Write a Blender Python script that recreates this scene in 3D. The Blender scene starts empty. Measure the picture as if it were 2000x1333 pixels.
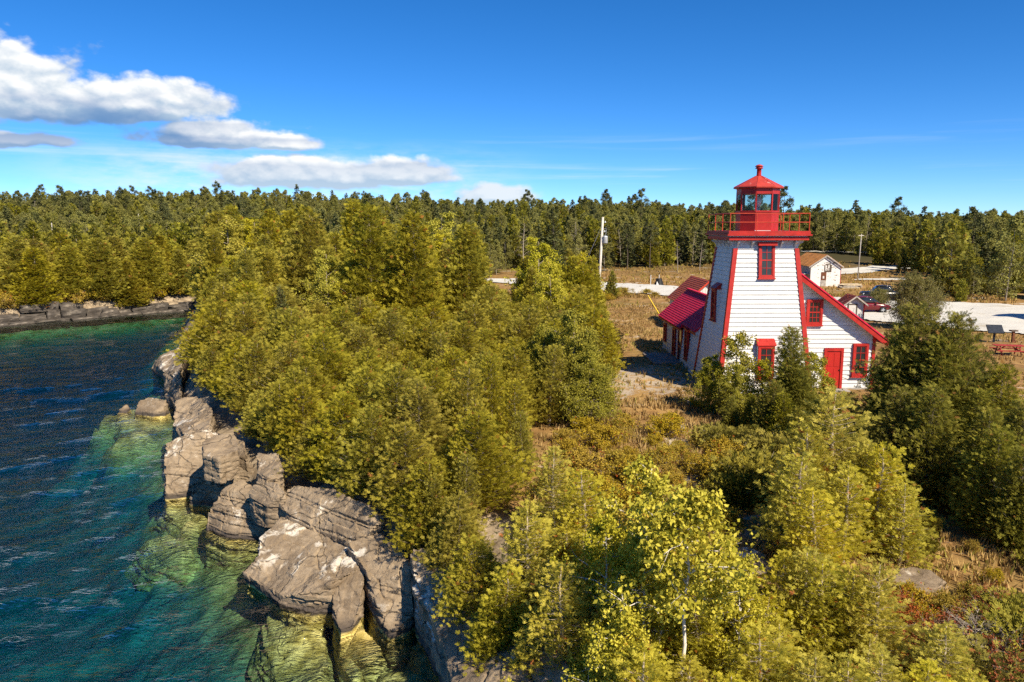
import bpy, bmesh, math, random
import numpy as np
from mathutils import Vector, Matrix

rad = math.radians
SC = bpy.context.scene
COL = SC.collection

# ------------------------------------------------------------------ camera
cam_d = bpy.data.cameras.new('camera')
cam = bpy.data.objects.new('camera', cam_d)
COL.objects.link(cam)
cam.location = (0, 0, 12)
cam.rotation_euler = (rad(90 - 8.568), 0, 0)
cam_d.sensor_width = 36
cam_d.lens = 27
cam_d.clip_start = 0.1
cam_d.clip_end = 8000
SC.camera = cam

# ------------------------------------------------------------------ render settings
SC.view_settings.view_transform = 'Standard'
SC.view_settings.look = 'None'
SC.view_settings.gamma = 1
SC.view_settings.use_curve_mapping = False
SC.view_settings.exposure = 0.66
SC.render.engine = 'CYCLES'
cy = SC.cycles
cy.use_denoising = False
cy.max_bounces = 6
cy.diffuse_bounces = 2
cy.glossy_bounces = 2
cy.transmission_bounces = 4
cy.transparent_max_bounces = 12
cy.volume_bounces = 0
cy.caustics_reflective = False
cy.caustics_refractive = False
cy.sample_clamp_indirect = 6
cy.use_adaptive_sampling = True
cy.adaptive_threshold = 0.016

# ------------------------------------------------------------------ sun
SUN_AZ = math.atan2(0.62, -0.79)      # towards the sun, clockwise from +Y
SUN_EL = rad(43)
sun_dir = Vector((math.sin(SUN_AZ) * math.cos(SUN_EL), math.cos(SUN_AZ) * math.cos(SUN_EL), math.sin(SUN_EL)))
sl = bpy.data.lights.new('sun', 'SUN')
sl.energy = 5.0
sl.angle = rad(0.53)
sl.color = (1.0, 0.88, 0.69)
sun = bpy.data.objects.new('sun', sl)
COL.objects.link(sun)
sun.rotation_euler = sun_dir.to_track_quat('Z', 'Y').to_euler()
sun.location = (60, -60, 80)


# ------------------------------------------------------------------ node expression helpers
class X:
    """a socket inside a node tree, with arithmetic"""
    def __init__(s, t, o):
        s.t, s.o = t, o

    def m(s, op, *a):
        n = s.t.nodes.new('ShaderNodeMath')
        n.operation = op
        for i, v in enumerate((s,) + a):
            if isinstance(v, X):
                s.t.links.new(v.o, n.inputs[i])
            else:
                n.inputs[i].default_value = v
        return X(s.t, n.outputs[0])

    def __add__(s, b): return s.m('ADD', b)
    def __radd__(s, b): return s.m('ADD', b)
    def __sub__(s, b): return s.m('SUBTRACT', b)
    def __rsub__(s, b): return (s * -1.0) + b
    def __mul__(s, b): return s.m('MULTIPLY', b)
    def __rmul__(s, b): return s.m('MULTIPLY', b)
    def __truediv__(s, b): return s.m('DIVIDE', b)
    def max(s, b): return s.m('MAXIMUM', b)
    def min(s, b): return s.m('MINIMUM', b)
    def abs(s): return s.m('ABSOLUTE')
    def step(s, a, b):
        n = s.t.nodes.new('ShaderNodeMapRange')
        n.interpolation_type = 'SMOOTHSTEP'
        s.t.links.new(s.o, n.inputs[0])
        n.inputs[1].default_value = a
        n.inputs[2].default_value = b
        return X(s.t, n.outputs[0])


def node(t, kind, **kw):
    n = t.nodes.new(kind)
    for k, v in kw.items():
        if hasattr(n, k):
            setattr(n, k, v)
    return n


def setin(t, n, **kw):
    for k, v in kw.items():
        s = n.inputs[k.replace('_', ' ')]
        if isinstance(v, X):
            t.links.new(v.o, s)
        elif isinstance(v, bpy.types.NodeSocket):
            t.links.new(v, s)
        else:
            if s.type == 'RGBA' and len(v) == 3:
                v = (*v, 1)
            s.default_value = v
    return n


def noise(t, vec=None, scale=1.0, detail=4.0, rough=0.55, dist=0.0):
    n = node(t, 'ShaderNodeTexNoise')
    if vec is not None:
        t.links.new(vec.o if isinstance(vec, X) else vec, n.inputs['Vector'])
    n.inputs['Scale'].default_value = scale
    n.inputs['Detail'].default_value = detail
    n.inputs['Roughness'].default_value = rough
    n.inputs['Distortion'].default_value = dist
    return X(t, n.outputs['Fac'])


def cmix(t, f, a, b, blend='MIX'):
    n = node(t, 'ShaderNodeMix', data_type='RGBA', blend_type=blend)
    for s, v in ((n.inputs[0], f), (n.inputs[6], a), (n.inputs[7], b)):
        if isinstance(v, X):
            t.links.new(v.o, s)
        elif isinstance(v, (int, float)):
            s.default_value = v
        else:
            s.default_value = (*v, 1)
    return X(t, n.outputs[2])


def vmul(t, vec, v):
    n = node(t, 'ShaderNodeVectorMath', operation='MULTIPLY')
    t.links.new(vec.o if isinstance(vec, X) else vec, n.inputs[0])
    n.inputs[1].default_value = v
    return X(t, n.outputs[0])


def comb(t, x, y, z=0.0):
    n = node(t, 'ShaderNodeCombineXYZ')
    for i, v in enumerate((x, y, z)):
        if isinstance(v, X):
            t.links.new(v.o, n.inputs[i])
        else:
            n.inputs[i].default_value = v
    return X(t, n.outputs[0])


def sep(t, vec):
    n = node(t, 'ShaderNodeSeparateXYZ')
    t.links.new(vec.o if isinstance(vec, X) else vec, n.inputs[0])
    return [X(t, o) for o in n.outputs]


# ------------------------------------------------------------------ world: clear sky with fair-weather cumulus
world = bpy.data.worlds.new('World')
SC.world = world
world.use_nodes = True
world.cycles.sampling_method = 'MANUAL'
world.cycles.sample_map_resolution = 256
wt = world.node_tree
wt.nodes.clear()
sky = node(wt, 'ShaderNodeTexSky', sky_type='NISHITA')
sky.sun_disc = False
sky.sun_elevation = SUN_EL
sky.sun_rotation = SUN_AZ
sky.altitude = 500
sky.air_density = 0.6
sky.dust_density = 0.0
sky.ozone_density = 5.0
tc = node(wt, 'ShaderNodeTexCoord')
dx, dy, dz = sep(wt, tc.outputs['Generated'])
AZ = dx.m('ARCTAN2', dy) * 57.2958
EL = dz.m('ARCSINE') * 57.2958
CLOUDS = [  # azimuth, elevation of the base, half width, rise, drop (degrees)
    (-34.5, 7.5, 10.5, 4.0, 1.6), (-26.0, 7.7, 8.0, 2.3, 1.4), (-33.8, 5.2, 6.6, 0.7, 0.6),
    (-20.4, 5.7, 6.6, 1.7, 0.7), (-16.2, 5.5, 3.2, 1.1, 0.5),
    (-15.0, 3.3, 8.0, 1.9, 0.9), (-8.2, 3.4, 4.6, 1.6, 0.7), (-1.2, 2.0, 3.8, 1.3, 0.6),
    (-48.0, 8.5, 9.0, 4.0, 1.4), (-70.0, 6.0, 11.0, 3.5, 1.2), (-105.0, 9.0, 12.0, 4.0, 1.4),
    (-150.0, 5.0, 10.0, 3.0, 1.0), (160.0, 7.0, 8.0, 3.0, 1.0), (95.0, 4.0, 8.0, 1.6, 0.6)]
grp = bpy.data.node_groups.new('cloud_density', 'ShaderNodeTree')
grp.interface.new_socket('a', in_out='INPUT', socket_type='NodeSocketFloat')
grp.interface.new_socket('e', in_out='INPUT', socket_type='NodeSocketFloat')
grp.interface.new_socket('d', in_out='OUTPUT', socket_type='NodeSocketFloat')
gi = node(grp, 'NodeGroupInput')
go = node(grp, 'NodeGroupOutput')
ga, ge = X(grp, gi.outputs[0]), X(grp, gi.outputs[1])
best = None
for (ca, ce, ra, up, dn) in CLOUDS:
    u = (ga - ca) / ra
    w = ge - ce
    w = (w.max(0.0) / up) + (w.min(0.0) / dn)
    val = 1.0 - (u * u + w * w).m('SQRT')
    best = val if best is None else best.max(val)
vec = comb(grp, ga * 0.8, ge * 1.25, 5.6)
big = noise(grp, vec, 0.42, 7.0, 0.56, 0.0)
vo = node(grp, 'ShaderNodeTexVoronoi', feature='F1')
grp.links.new(vec.o, vo.inputs['Vector'])
vo.inputs['Scale'].default_value = 0.95
puff = X(grp, vo.outputs['Distance'])
den = best.max(-0.9) * 1.45 + (big - 0.5) * 1.55 + (0.42 - puff) * 0.38 - 0.02
grp.links.new(den.o, go.inputs[0])


def cloud_at(da, de):
    n = node(wt, 'ShaderNodeGroup')
    n.node_tree = grp
    wt.links.new((AZ + da).o, n.inputs[0])
    wt.links.new((EL + de).o, n.inputs[1])
    return X(wt, n.outputs[0])


D0 = cloud_at(0.0, 0.0)
D1 = cloud_at(0.30, 0.38)
DB = cloud_at(0.0, -0.8)
DC = cloud_at(0.1, -1.8)
alpha = D0.step(-0.02, 0.40)
relief = ((D0 - D1) * 1.7 + 0.42).max(0.0).min(1.0)
under = DB.step(-0.2, 0.7) * 0.5 + DC.step(-0.5, 0.6) * 0.5
lit = cmix(wt, relief, (3.0, 3.9, 4.9), (6.9, 6.9, 6.8))
ccol = cmix(wt, (under * 0.92 + 0.08).max(EL.step(7.0, 3.0) * 0.75), (0.80, 1.8, 3.6), lit)
ccol = cmix(wt, EL.step(5.5, 1.0) * 0.45, ccol, (4.8, 5.9, 6.8))
streak = noise(wt, comb(wt, AZ * 0.06, EL * 1.6, 7.7), 1.0, 5.0, 0.55, 0.3)
band = (EL - 3.6 + (AZ - 15.0) * 0.018).abs().step(1.1, 0.0)
veil = (EL - 3.0).abs().step(3.4, 0.2) * (AZ + 16.0).abs().step(20.0, 4.0) * noise(wt, comb(wt, AZ * 0.25, EL * 0.9, 1.7), 1.0, 6.0, 0.6).step(0.34, 0.70) * 0.75
wisp = veil + streak.step(0.48, 0.8) * (band * 0.42 + (EL - 5.9).abs().step(1.2, 0.1) * 0.16)
sk = node(wt, 'ShaderNodeHueSaturation')
tint = cmix(wt, 1.0, X(wt, sky.outputs[0]), (0.82, 0.93, 1.05), 'MULTIPLY')
wt.links.new(tint.o, sk.inputs['Color'])
sk.inputs['Saturation'].default_value = 1.18
sk.inputs['Value'].default_value = 1.0
c1 = cmix(wt, wisp, X(wt, sk.outputs[0]), (5.8, 6.2, 6.7))
c2 = cmix(wt, alpha, c1, ccol)
bg = node(wt, 'ShaderNodeBackground')          # open sky
wt.links.new(sk.outputs[0], bg.inputs[0])
bg.inputs[1].default_value = 0.10
bgc = node(wt, 'ShaderNodeBackground')         # the belt of sky that holds clouds
wt.links.new(c2.o, bgc.inputs[0])
bgc.inputs[1].default_value = 0.10
belt = EL.m('GREATER_THAN', 0.4) * EL.m('LESS_THAN', 15.0)
wm = node(wt, 'ShaderNodeMixShader')
wt.links.new(belt.o, wm.inputs[0])
wt.links.new(bg.outputs[0], wm.inputs[1])
wt.links.new(bgc.outputs[0], wm.inputs[2])
wo = node(wt, 'ShaderNodeOutputWorld')
wt.links.new(wm.outputs[0], wo.inputs[0])


# ------------------------------------------------------------------ numpy noise
def _hash(i, j, k):
    n = (i * 374761393 + j * 668265263 + k * 1274126177) & 0xFFFFFFFF
    n = ((n ^ (n >> 13)) * 1274126177) & 0xFFFFFFFF
    n = n ^ (n >> 16)
    return (n & 0xFFFF) / 65535.0


def vnoise(x, y, z=0.0):
    x, y, z = np.broadcast_arrays(np.asarray(x, float), np.asarray(y, float), np.asarray(z, float))
    i, j, k = np.floor(x).astype(np.int64), np.floor(y).astype(np.int64), np.floor(z).astype(np.int64)
    fx, fy, fz = x - i, y - j, z - k
    fx, fy, fz = (f * f * (3 - 2 * f) for f in (fx, fy, fz))
    r = 0
    for a in (0, 1):
        for b in (0, 1):
            for c in (0, 1):
                r = r + _hash(i + a, j + b, k + c) * (fx if a else 1 - fx) * (fy if b else 1 - fy) * (fz if c else 1 - fz)
    return r * 2 - 1


def fbm(x, y, z=0.0, o=4):
    r, a, f = 0, 1.0, 1.0
    for q in range(o):
        r = r + a * vnoise(np.asarray(x) * f + 17.3 * q, np.asarray(y) * f - 9.1 * q, np.asarray(z) * f + 4.7 * q)
        a *= 0.5
        f *= 2.03
    return r


def sstep(a, b, x):
    t = np.clip((x - a) / (b - a), 0, 1)
    return t * t * (3 - 2 * t)


# ------------------------------------------------------------------ mesh helpers
def link(o, parent=None):
    COL.objects.link(o)
    if parent is not None:
        o.parent = parent
    return o


def np_mesh(name, V, F, mats=(), midx=None, attr=None, smooth=False):
    V = np.asarray(V, np.float32)
    F = np.asarray(F, np.int32)
    me = bpy.data.meshes.new(name)
    me.vertices.add(len(V))
    me.vertices.foreach_set('co', V.ravel())
    k = F.shape[1]
    me.loops.add(F.size)
    me.loops.foreach_set('vertex_index', F.ravel())
    me.polygons.add(len(F))
    me.polygons.foreach_set('loop_start', np.arange(0, F.size, k, dtype=np.int32))
    for m in mats:
        me.materials.append(m)
    if midx is not None:
        me.polygons.foreach_set('material_index', np.asarray(midx, np.int32))
    if smooth:
        me.polygons.foreach_set('use_smooth', np.ones(len(F), bool))
    if attr is not None:
        a = me.attributes.new('var', 'FLOAT', 'POINT')
        a.data.foreach_set('value', np.asarray(attr, np.float32))
    me.update(calc_edges=True)
    return me


def tag(o, label=None, cat=None, group=None, kind=None):
    for k, v in (('label', label), ('category', cat), ('group', group), ('kind', kind)):
        if v:
            o[k] = v
    return o


def empty(name, loc, label, cat, group=None, rz=0.0):
    o = bpy.data.objects.new(name, None)
    o.empty_display_size = 0.3
    link(o)
    o.location = loc
    o.rotation_euler = (0, 0, rz)
    return tag(o, label, cat, group)


class MB:
    """collects shapes in the coordinates of the thing and links them as one mesh object"""
    def __init__(s):
        s.v, s.f = [], []

    def add(s, vs, fs):
        b = len(s.v)
        s.v += [tuple(v) for v in vs]
        s.f += [tuple(i + b for i in f) for f in fs]
        return s

    def box(s, a, b):
        (x0, y0, z0), (x1, y1, z1) = a, b
        return s.add([(x0, y0, z0), (x1, y0, z0), (x1, y1, z0), (x0, y1, z0), (x0, y0, z1), (x1, y0, z1), (x1, y1, z1), (x0, y1, z1)],
                     [(0, 3, 2, 1), (4, 5, 6, 7), (0, 1, 5, 4), (1, 2, 6, 5), (2, 3, 7, 6), (3, 0, 4, 7)])

    def hexa(s, q):
        """eight corners: bottom ring 0-3, top ring 4-7"""
        return s.add(q, [(0, 3, 2, 1), (4, 5, 6, 7), (0, 1, 5, 4), (1, 2, 6, 5), (2, 3, 7, 6), (3, 0, 4, 7)])

    def obox(s, c, ax, ay, az, hx, hy, hz):
        """oriented box: centre, three unit axes, half sizes"""
        c, ax, ay, az = Vector(c), Vector(ax) * hx, Vector(ay) * hy, Vector(az) * hz
        return s.hexa([c - ax - ay - az, c + ax - ay - az, c + ax + ay - az, c - ax + ay - az,
                       c - ax - ay + az, c + ax - ay + az, c + ax + ay + az, c - ax + ay + az])

    def bar(s, p, q, w, d=None, up=(0, 0, 1)):
        p, q = Vector(p), Vector(q)
        d = w if d is None else d
        z = (q - p).normalized()
        x = z.cross(Vector(up))
        if x.length < 1e-4:
            x = z.cross(Vector((0, 1, 0)))
        x.normalize()
        y = z.cross(x)
        return s.obox((p + q) / 2, x, y, z, w / 2, d / 2, (q - p).length / 2)

    def prism(s, pts, vec):
        """polygon (list of points) swept along vec"""
        n = len(pts)
        v = Vector(vec)
        a = [Vector(p) for p in pts]
        return s.add(a + [p + v for p in a], [tuple(reversed(range(n))), tuple(range(n, 2 * n))] +
                     [(i, (i + 1) % n, n + (i + 1) % n, n + i) for i in range(n)])

    def tube(s, path, radii, n=8, cap=True):
        path = [Vector(p) for p in path]
        b = len(s.v)
        for i, p in enumerate(path):
            t = (path[min(i + 1, len(path) - 1)] - path[max(i - 1, 0)]).normalized()
            x = t.cross(Vector((0.13, 0.97, 0.2)))
            x.normalize()
            y = t.cross(x)
            for k in range(n):
                a = 2 * math.pi * k / n
                s.v.append(tuple(p + (x * math.cos(a) + y * math.sin(a)) * radii[i]))
        for i in range(len(path) - 1):
            for k in range(n):
                s.f.append((b + i * n + k, b + i * n + (k + 1) % n, b + (i + 1) * n + (k + 1) % n, b + (i + 1) * n + k))
        if cap:
            s.f.append(tuple(b + k for k in reversed(range(n))))
            e = b + (len(path) - 1) * n
            s.f.append(tuple(e + k for k in range(n)))
        return s

    def lathe(s, prof, c=(0, 0, 0), n=16, ph=0.0):
        """(radius, z) profile round a vertical axis"""
        b = len(s.v)
        for r, z in prof:
            for k in range(n):
                a = ph + 2 * math.pi * k / n
                s.v.append((c[0] + r * math.cos(a), c[1] + r * math.sin(a), c[2] + z))
        for i in range(len(prof) - 1):
            for k in range(n):
                s.f.append((b + i * n + k, b + i * n + (k + 1) % n, b + (i + 1) * n + (k + 1) % n, b + (i + 1) * n + k))
        s.f.append(tuple(b + k for k in reversed(range(n))))
        e = b + (len(prof) - 1) * n
        s.f.append(tuple(e + k for k in range(n)))
        return s

    def mesh(s, name, mat):
        me = bpy.data.meshes.new(name)
        me.from_pydata(s.v, [], s.f)
        if mat:
            me.materials.append(mat)
        bm = bmesh.new()
        bm.from_mesh(me)
        bmesh.ops.recalc_face_normals(bm, faces=bm.faces)
        bm.to_mesh(me)
        bm.free()
        return me

    def build(s, name, mat, parent=None, smooth=False):
        o = bpy.data.objects.new(name, s.mesh(name, mat))
        if smooth:
            o.data.polygons.foreach_set('use_smooth', np.ones(len(o.data.polygons), bool))
        return link(o, parent)


# ------------------------------------------------------------------ materials
MATS = {}


def new_mat(name):
    m = bpy.data.materials.new(name)
    m.use_nodes = True
    t = m.node_tree
    t.nodes.clear()
    out = node(t, 'ShaderNodeOutputMaterial')
    MATS[name] = m
    return m, t, out


def surf(name, col, rough=0.6, var=0.15, scale=3.0, bump=0.0, bscale=20.0, spec=0.3, metal=0.0, dirt=None, dirt_amt=0.0, dscale=0.8):
    """a painted or weathered solid surface: tone wander, optional dirt patches and fine relief"""
    m, t, out = new_mat(name)
    g = node(t, 'ShaderNodeTexCoord')
    p = X(t, g.outputs['Object'])
    n = noise(t, p, scale, 5.0, 0.6)
    dark = tuple(c * (1 - var) for c in col)
    lite = tuple(min(1, c * (1 + var)) for c in col)
    c = cmix(t, n.step(0.3, 0.7), dark, lite)
    if name.startswith('white_clap'):
        c = cmix(t, noise(t, vmul(t, p, (5.0, 5.0, 0.35)), 1.0, 5.0, 0.6).step(0.52, 0.78) * 0.30, c, (0.40, 0.37, 0.31))
    if dirt:
        dn = noise(t, p, dscale, 7.0, 0.65)
        c = cmix(t, dn.step(0.62 - dirt_amt * 0.3, 0.80 - dirt_amt * 0.2), c, dirt)
    b = node(t, 'ShaderNodeBsdfPrincipled')
    setin(t, b, Base_Color=c, Roughness=rough, Metallic=metal)
    b.inputs['Specular IOR Level'].default_value = spec
    if bump:
        bn = node(t, 'ShaderNodeBump')
        bn.inputs['Strength'].default_value = 1.0
        bn.inputs['Distance'].default_value = bump
        t.links.new(noise(t, p, bscale, 5.0, 0.65).o, bn.inputs['Height'])
        t.links.new(bn.outputs[0], b.inputs['Normal'])
    t.links.new(b.outputs[0], out.inputs[0])
    return m


WHITE = surf('white_clapboard_paint', (0.66, 0.655, 0.63), 0.6, 0.07, 2.0, 0.004, 30, dirt=(0.44, 0.41, 0.35), dirt_amt=0.12)
WHITE2 = surf('white_trim_paint', (0.66, 0.65, 0.62), 0.5, 0.05, 3.0)
RED = surf('red_trim_paint', (0.40, 0.022, 0.015), 0.5, 0.18, 2.5, 0.002, 25, dirt=(0.40, 0.05, 0.035), dirt_amt=0.1)
RAILRED = surf('orange_red_rail_paint', (0.50, 0.050, 0.018), 0.5, 0.2, 4.0)
LANTERN = surf('lantern_red_paint', (0.37, 0.020, 0.016), 0.42, 0.12, 2.5)
LROOF = surf('faded_red_metal_roof', (0.44, 0.050, 0.035), 0.45, 0.15, 2.5, dirt=(0.70, 0.45, 0.40), dirt_amt=0.12, dscale=2.2)
CRIMSON = surf('crimson_roof_shingle', (0.60, 0.014, 0.055), 0.75, 0.25, 5.0, 0.01, 18)
BRICKRED = surf('brown_red_roof_shingle', (0.38, 0.075, 0.040), 0.8, 0.3, 5.0, 0.01, 18, dirt=(0.34, 0.16, 0.10), dirt_amt=0.2)
DARKRED = surf('weathered_dark_red_shingle', (0.20, 0.040, 0.028), 0.85, 0.3, 6.0, 0.01, 20, dirt=(0.33, 0.20, 0.15), dirt_amt=0.3)
DOORRED = surf('door_red_paint', (0.42, 0.020, 0.013), 0.45, 0.1, 2.0)
GLASS = surf('dark_window_glass', (0.018, 0.022, 0.026), 0.06, 0.3, 1.5, spec=0.8)
CONC = surf('grey_concrete', (0.34, 0.32, 0.29), 0.9, 0.25, 2.0, 0.01, 15)
RUST = surf('rusty_sheet_roof', (0.58, 0.25, 0.07), 0.75, 0.25, 1.4, 0.004, 8, dirt=(0.38, 0.14, 0.04), dirt_amt=0.3, spec=0.1)
GREYWOOD = surf('grey_weathered_wood', (0.40, 0.37, 0.33), 0.85, 0.25, 4.0, 0.006, 25)
PALEWOOD = surf('pale_sawn_wood', (0.62, 0.52, 0.36), 0.75, 0.2, 4.0, 0.004, 20)
BROWNWOOD = surf('brown_door_wood', (0.15, 0.055, 0.025), 0.8, 0.3, 5.0)
POLEWOOD = surf('bleached_pole_wood', (0.62, 0.57, 0.49), 0.85, 0.2, 3.0, 0.006, 18)
BLACK = surf('black_rubber', (0.012, 0.012, 0.013), 0.6, 0.2, 4.0)
DARKPAINT = surf('black_sign_paint', (0.02, 0.022, 0.028), 0.4, 0.2, 3.0)
YELLOW = surf('yellow_guy_guard', (0.75, 0.52, 0.02), 0.45, 0.08, 3.0)
GREYMETAL = surf('galvanised_metal', (0.50, 0.52, 0.54), 0.4, 0.12, 4.0, metal=0.3)
CARRED = surf('dark_red_car_paint', (0.15, 0.005, 0.009), 0.2, 0.05, 2.0, spec=0.6)
CARBLACK = surf('black_car_paint', (0.014, 0.016, 0.020), 0.22, 0.05, 2.0, spec=0.6)
CHROME = surf('wheel_alloy', (0.55, 0.55, 0.55), 0.3, 0.1, 5.0, metal=0.7)
LAMPGLASS = surf('headlight_lens', (0.75, 0.78, 0.80), 0.1, 0.05, 5.0, spec=0.8)
TABLERED = surf('red_table_paint', (0.34, 0.040, 0.030), 0.7, 0.2, 4.0)
GREENP = surf('green_door_paint', (0.03, 0.12, 0.10), 0.6, 0.2, 3.0)
PORCH = surf('grey_step_boards', (0.20, 0.17, 0.15), 0.85, 0.2, 3.0)


def peeling(name):
    """white paint flaking off brown boards"""
    m, t, out = new_mat(name)
    g = node(t, 'ShaderNodeTexCoord')
    p = X(t, g.outputs['Object'])
    x, y, z = sep(t, p)
    a = noise(t, vmul(t, p, (1.0, 1.0, 2.2)), 2.3, 6.0, 0.7)
    hi = noise(t, p, 0.5, 2.0, 0.5)
    f = (a + (hi - 0.5) * 0.35 + z.step(1.4, 3.6) * 0.06).step(0.61, 0.65)
    c = cmix(t, f, (0.78, 0.77, 0.74), (0.10, 0.07, 0.05))
    b = node(t, 'ShaderNodeBsdfPrincipled')
    setin(t, b, Base_Color=c, Roughness=0.75)
    t.links.new(b.outputs[0], out.inputs[0])
    return m


PEEL = peeling('peeling_white_paint')


def clear_glass():
    m, t, out = new_mat('clear_lantern_glass')
    tr = node(t, 'ShaderNodeBsdfTransparent')
    tr.inputs[0].default_value = (0.84, 0.88, 0.86, 1)
    gl = node(t, 'ShaderNodeBsdfGlossy')
    gl.inputs['Roughness'].default_value = 0.03
    fr = node(t, 'ShaderNodeFresnel')
    fr.inputs[0].default_value = 1.22
    mx = node(t, 'ShaderNodeMixShader')
    t.links.new(fr.outputs[0], mx.inputs[0])
    t.links.new(tr.outputs[0], mx.inputs[1])
    t.links.new(gl.outputs[0], mx.inputs[2])
    t.links.new(mx.outputs[0], out.inputs[0])
    return m


CLEAR = clear_glass()


def leafmat(name, a, b, dead=None, dead_amt=0.0, trans=0.46, spread=0.10):
    """foliage: tone varies from spray to spray and from plant to plant"""
    m, t, out = new_mat(name)
    at = node(t, 'ShaderNodeAttribute', attribute_name='var')
    v = X(t, at.outputs['Fac'])
    oi = node(t, 'ShaderNodeObjectInfo')
    r = X(t, oi.outputs['Random'])
    c = cmix(t, v, a, b)
    if dead:
        c = cmix(t, v.step(1.0 - dead_amt, 1.0 - dead_amt + 0.01), c, dead)
    hs = node(t, 'ShaderNodeHueSaturation')
    t.links.new(c.o, hs.inputs['Color'])
    t.links.new((r * 0.010 + 0.495).o, hs.inputs['Hue'])
    t.links.new(((r * 7.31).m('FRACT') * (2 * spread) + (1 - spread) * 1.0 + 0.22).o, hs.inputs['Value'])
    t.links.new(((r * 3.77).m('FRACT') * 0.10 + 0.93).o, hs.inputs['Saturation'])
    d = node(t, 'ShaderNodeBsdfPrincipled')
    t.links.new(hs.outputs[0], d.inputs['Base Color'])
    d.inputs['Roughness'].default_value = 0.55
    d.inputs['Specular IOR Level'].default_value = 0.08
    tl = node(t, 'ShaderNodeBsdfTranslucent')
    t.links.new(hs.outputs[0], tl.inputs[0])
    mx = node(t, 'ShaderNodeMixShader')
    mx.inputs[0].default_value = trans
    t.links.new(d.outputs[0], mx.inputs[1])
    t.links.new(tl.outputs[0], mx.inputs[2])
    t.links.new(mx.outputs[0], out.inputs[0])
    return m


CEDAR = leafmat('cedar_foliage', (0.222, 0.192, 0.019), (0.462, 0.395, 0.042), (0.34, 0.15, 0.03), 0.02)
CEDARY = leafmat('young_cedar_foliage', (0.318, 0.280, 0.022), (0.650, 0.560, 0.080), (0.40, 0.13, 0.03), 0.03)
CEDARD = leafmat('dark_cedar_foliage', (0.150, 0.145, 0.017), (0.350, 0.315, 0.038), (0.28, 0.14, 0.03), 0.01)  # deeper olive leaf colour than the other cedars
BIRCHL = leafmat('birch_leaves', (0.270, 0.250, 0.014), (0.640, 0.560, 0.065), (0.45, 0.30, 0.04), 0.02, 0.35)
ALDERL = leafmat('alder_leaves', (0.170, 0.165, 0.010), (0.440, 0.385, 0.030), None, 0, 0.3)
SPRUCEL = leafmat('spruce_needles', (0.052, 0.060, 0.022), (0.140, 0.140, 0.044), None, 0, 0.12)
FARL = leafmat('forest_foliage', (0.150, 0.148, 0.038), (0.330, 0.305, 0.080), None, 0, 0.35, 0.25)
WILLOWL = leafmat('willow_leaves', (0.150, 0.140, 0.030), (0.310, 0.275, 0.075), None, 0, 0.3)
SHRUBL = leafmat('low_shrub_leaves', (0.230, 0.165, 0.018), (0.520, 0.380, 0.040), (0.35, 0.08, 0.02), 0.06, 0.3)
REDL = leafmat('rust_red_heath', (0.180, 0.050, 0.018), (0.380, 0.110, 0.032), (0.22, 0.17, 0.03), 0.3, 0.2)
JUNIL = leafmat('juniper_needles', (0.120, 0.110, 0.014), (0.300, 0.250, 0.032), None, 0, 0.15)
GRASSL = leafmat('dry_grass', (0.250, 0.160, 0.050), (0.500, 0.345, 0.130), (0.24, 0.22, 0.04), 0.18, 0.25, 0.05)
BARK = surf('grey_bark', (0.30, 0.25, 0.19), 0.9, 0.3, 6.0, 0.01, 20)
BARKW = surf('white_birch_bark', (0.72, 0.66, 0.57), 0.7, 0.15, 4.0, dirt=(0.10, 0.07, 0.05), dirt_amt=0.2, dscale=4.0)
BARKP = surf('pale_cedar_bark', (0.46, 0.38, 0.29), 0.9, 0.25, 6.0)
BARKF = surf('grey_poplar_bark', (0.26, 0.23, 0.18), 0.9, 0.3, 6.0)
BARKD = surf('dark_bark', (0.11, 0.085, 0.065), 0.9, 0.3, 6.0)
DEADW = surf('bleached_dead_wood', (0.33, 0.28, 0.22), 0.85, 0.2, 5.0)


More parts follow.
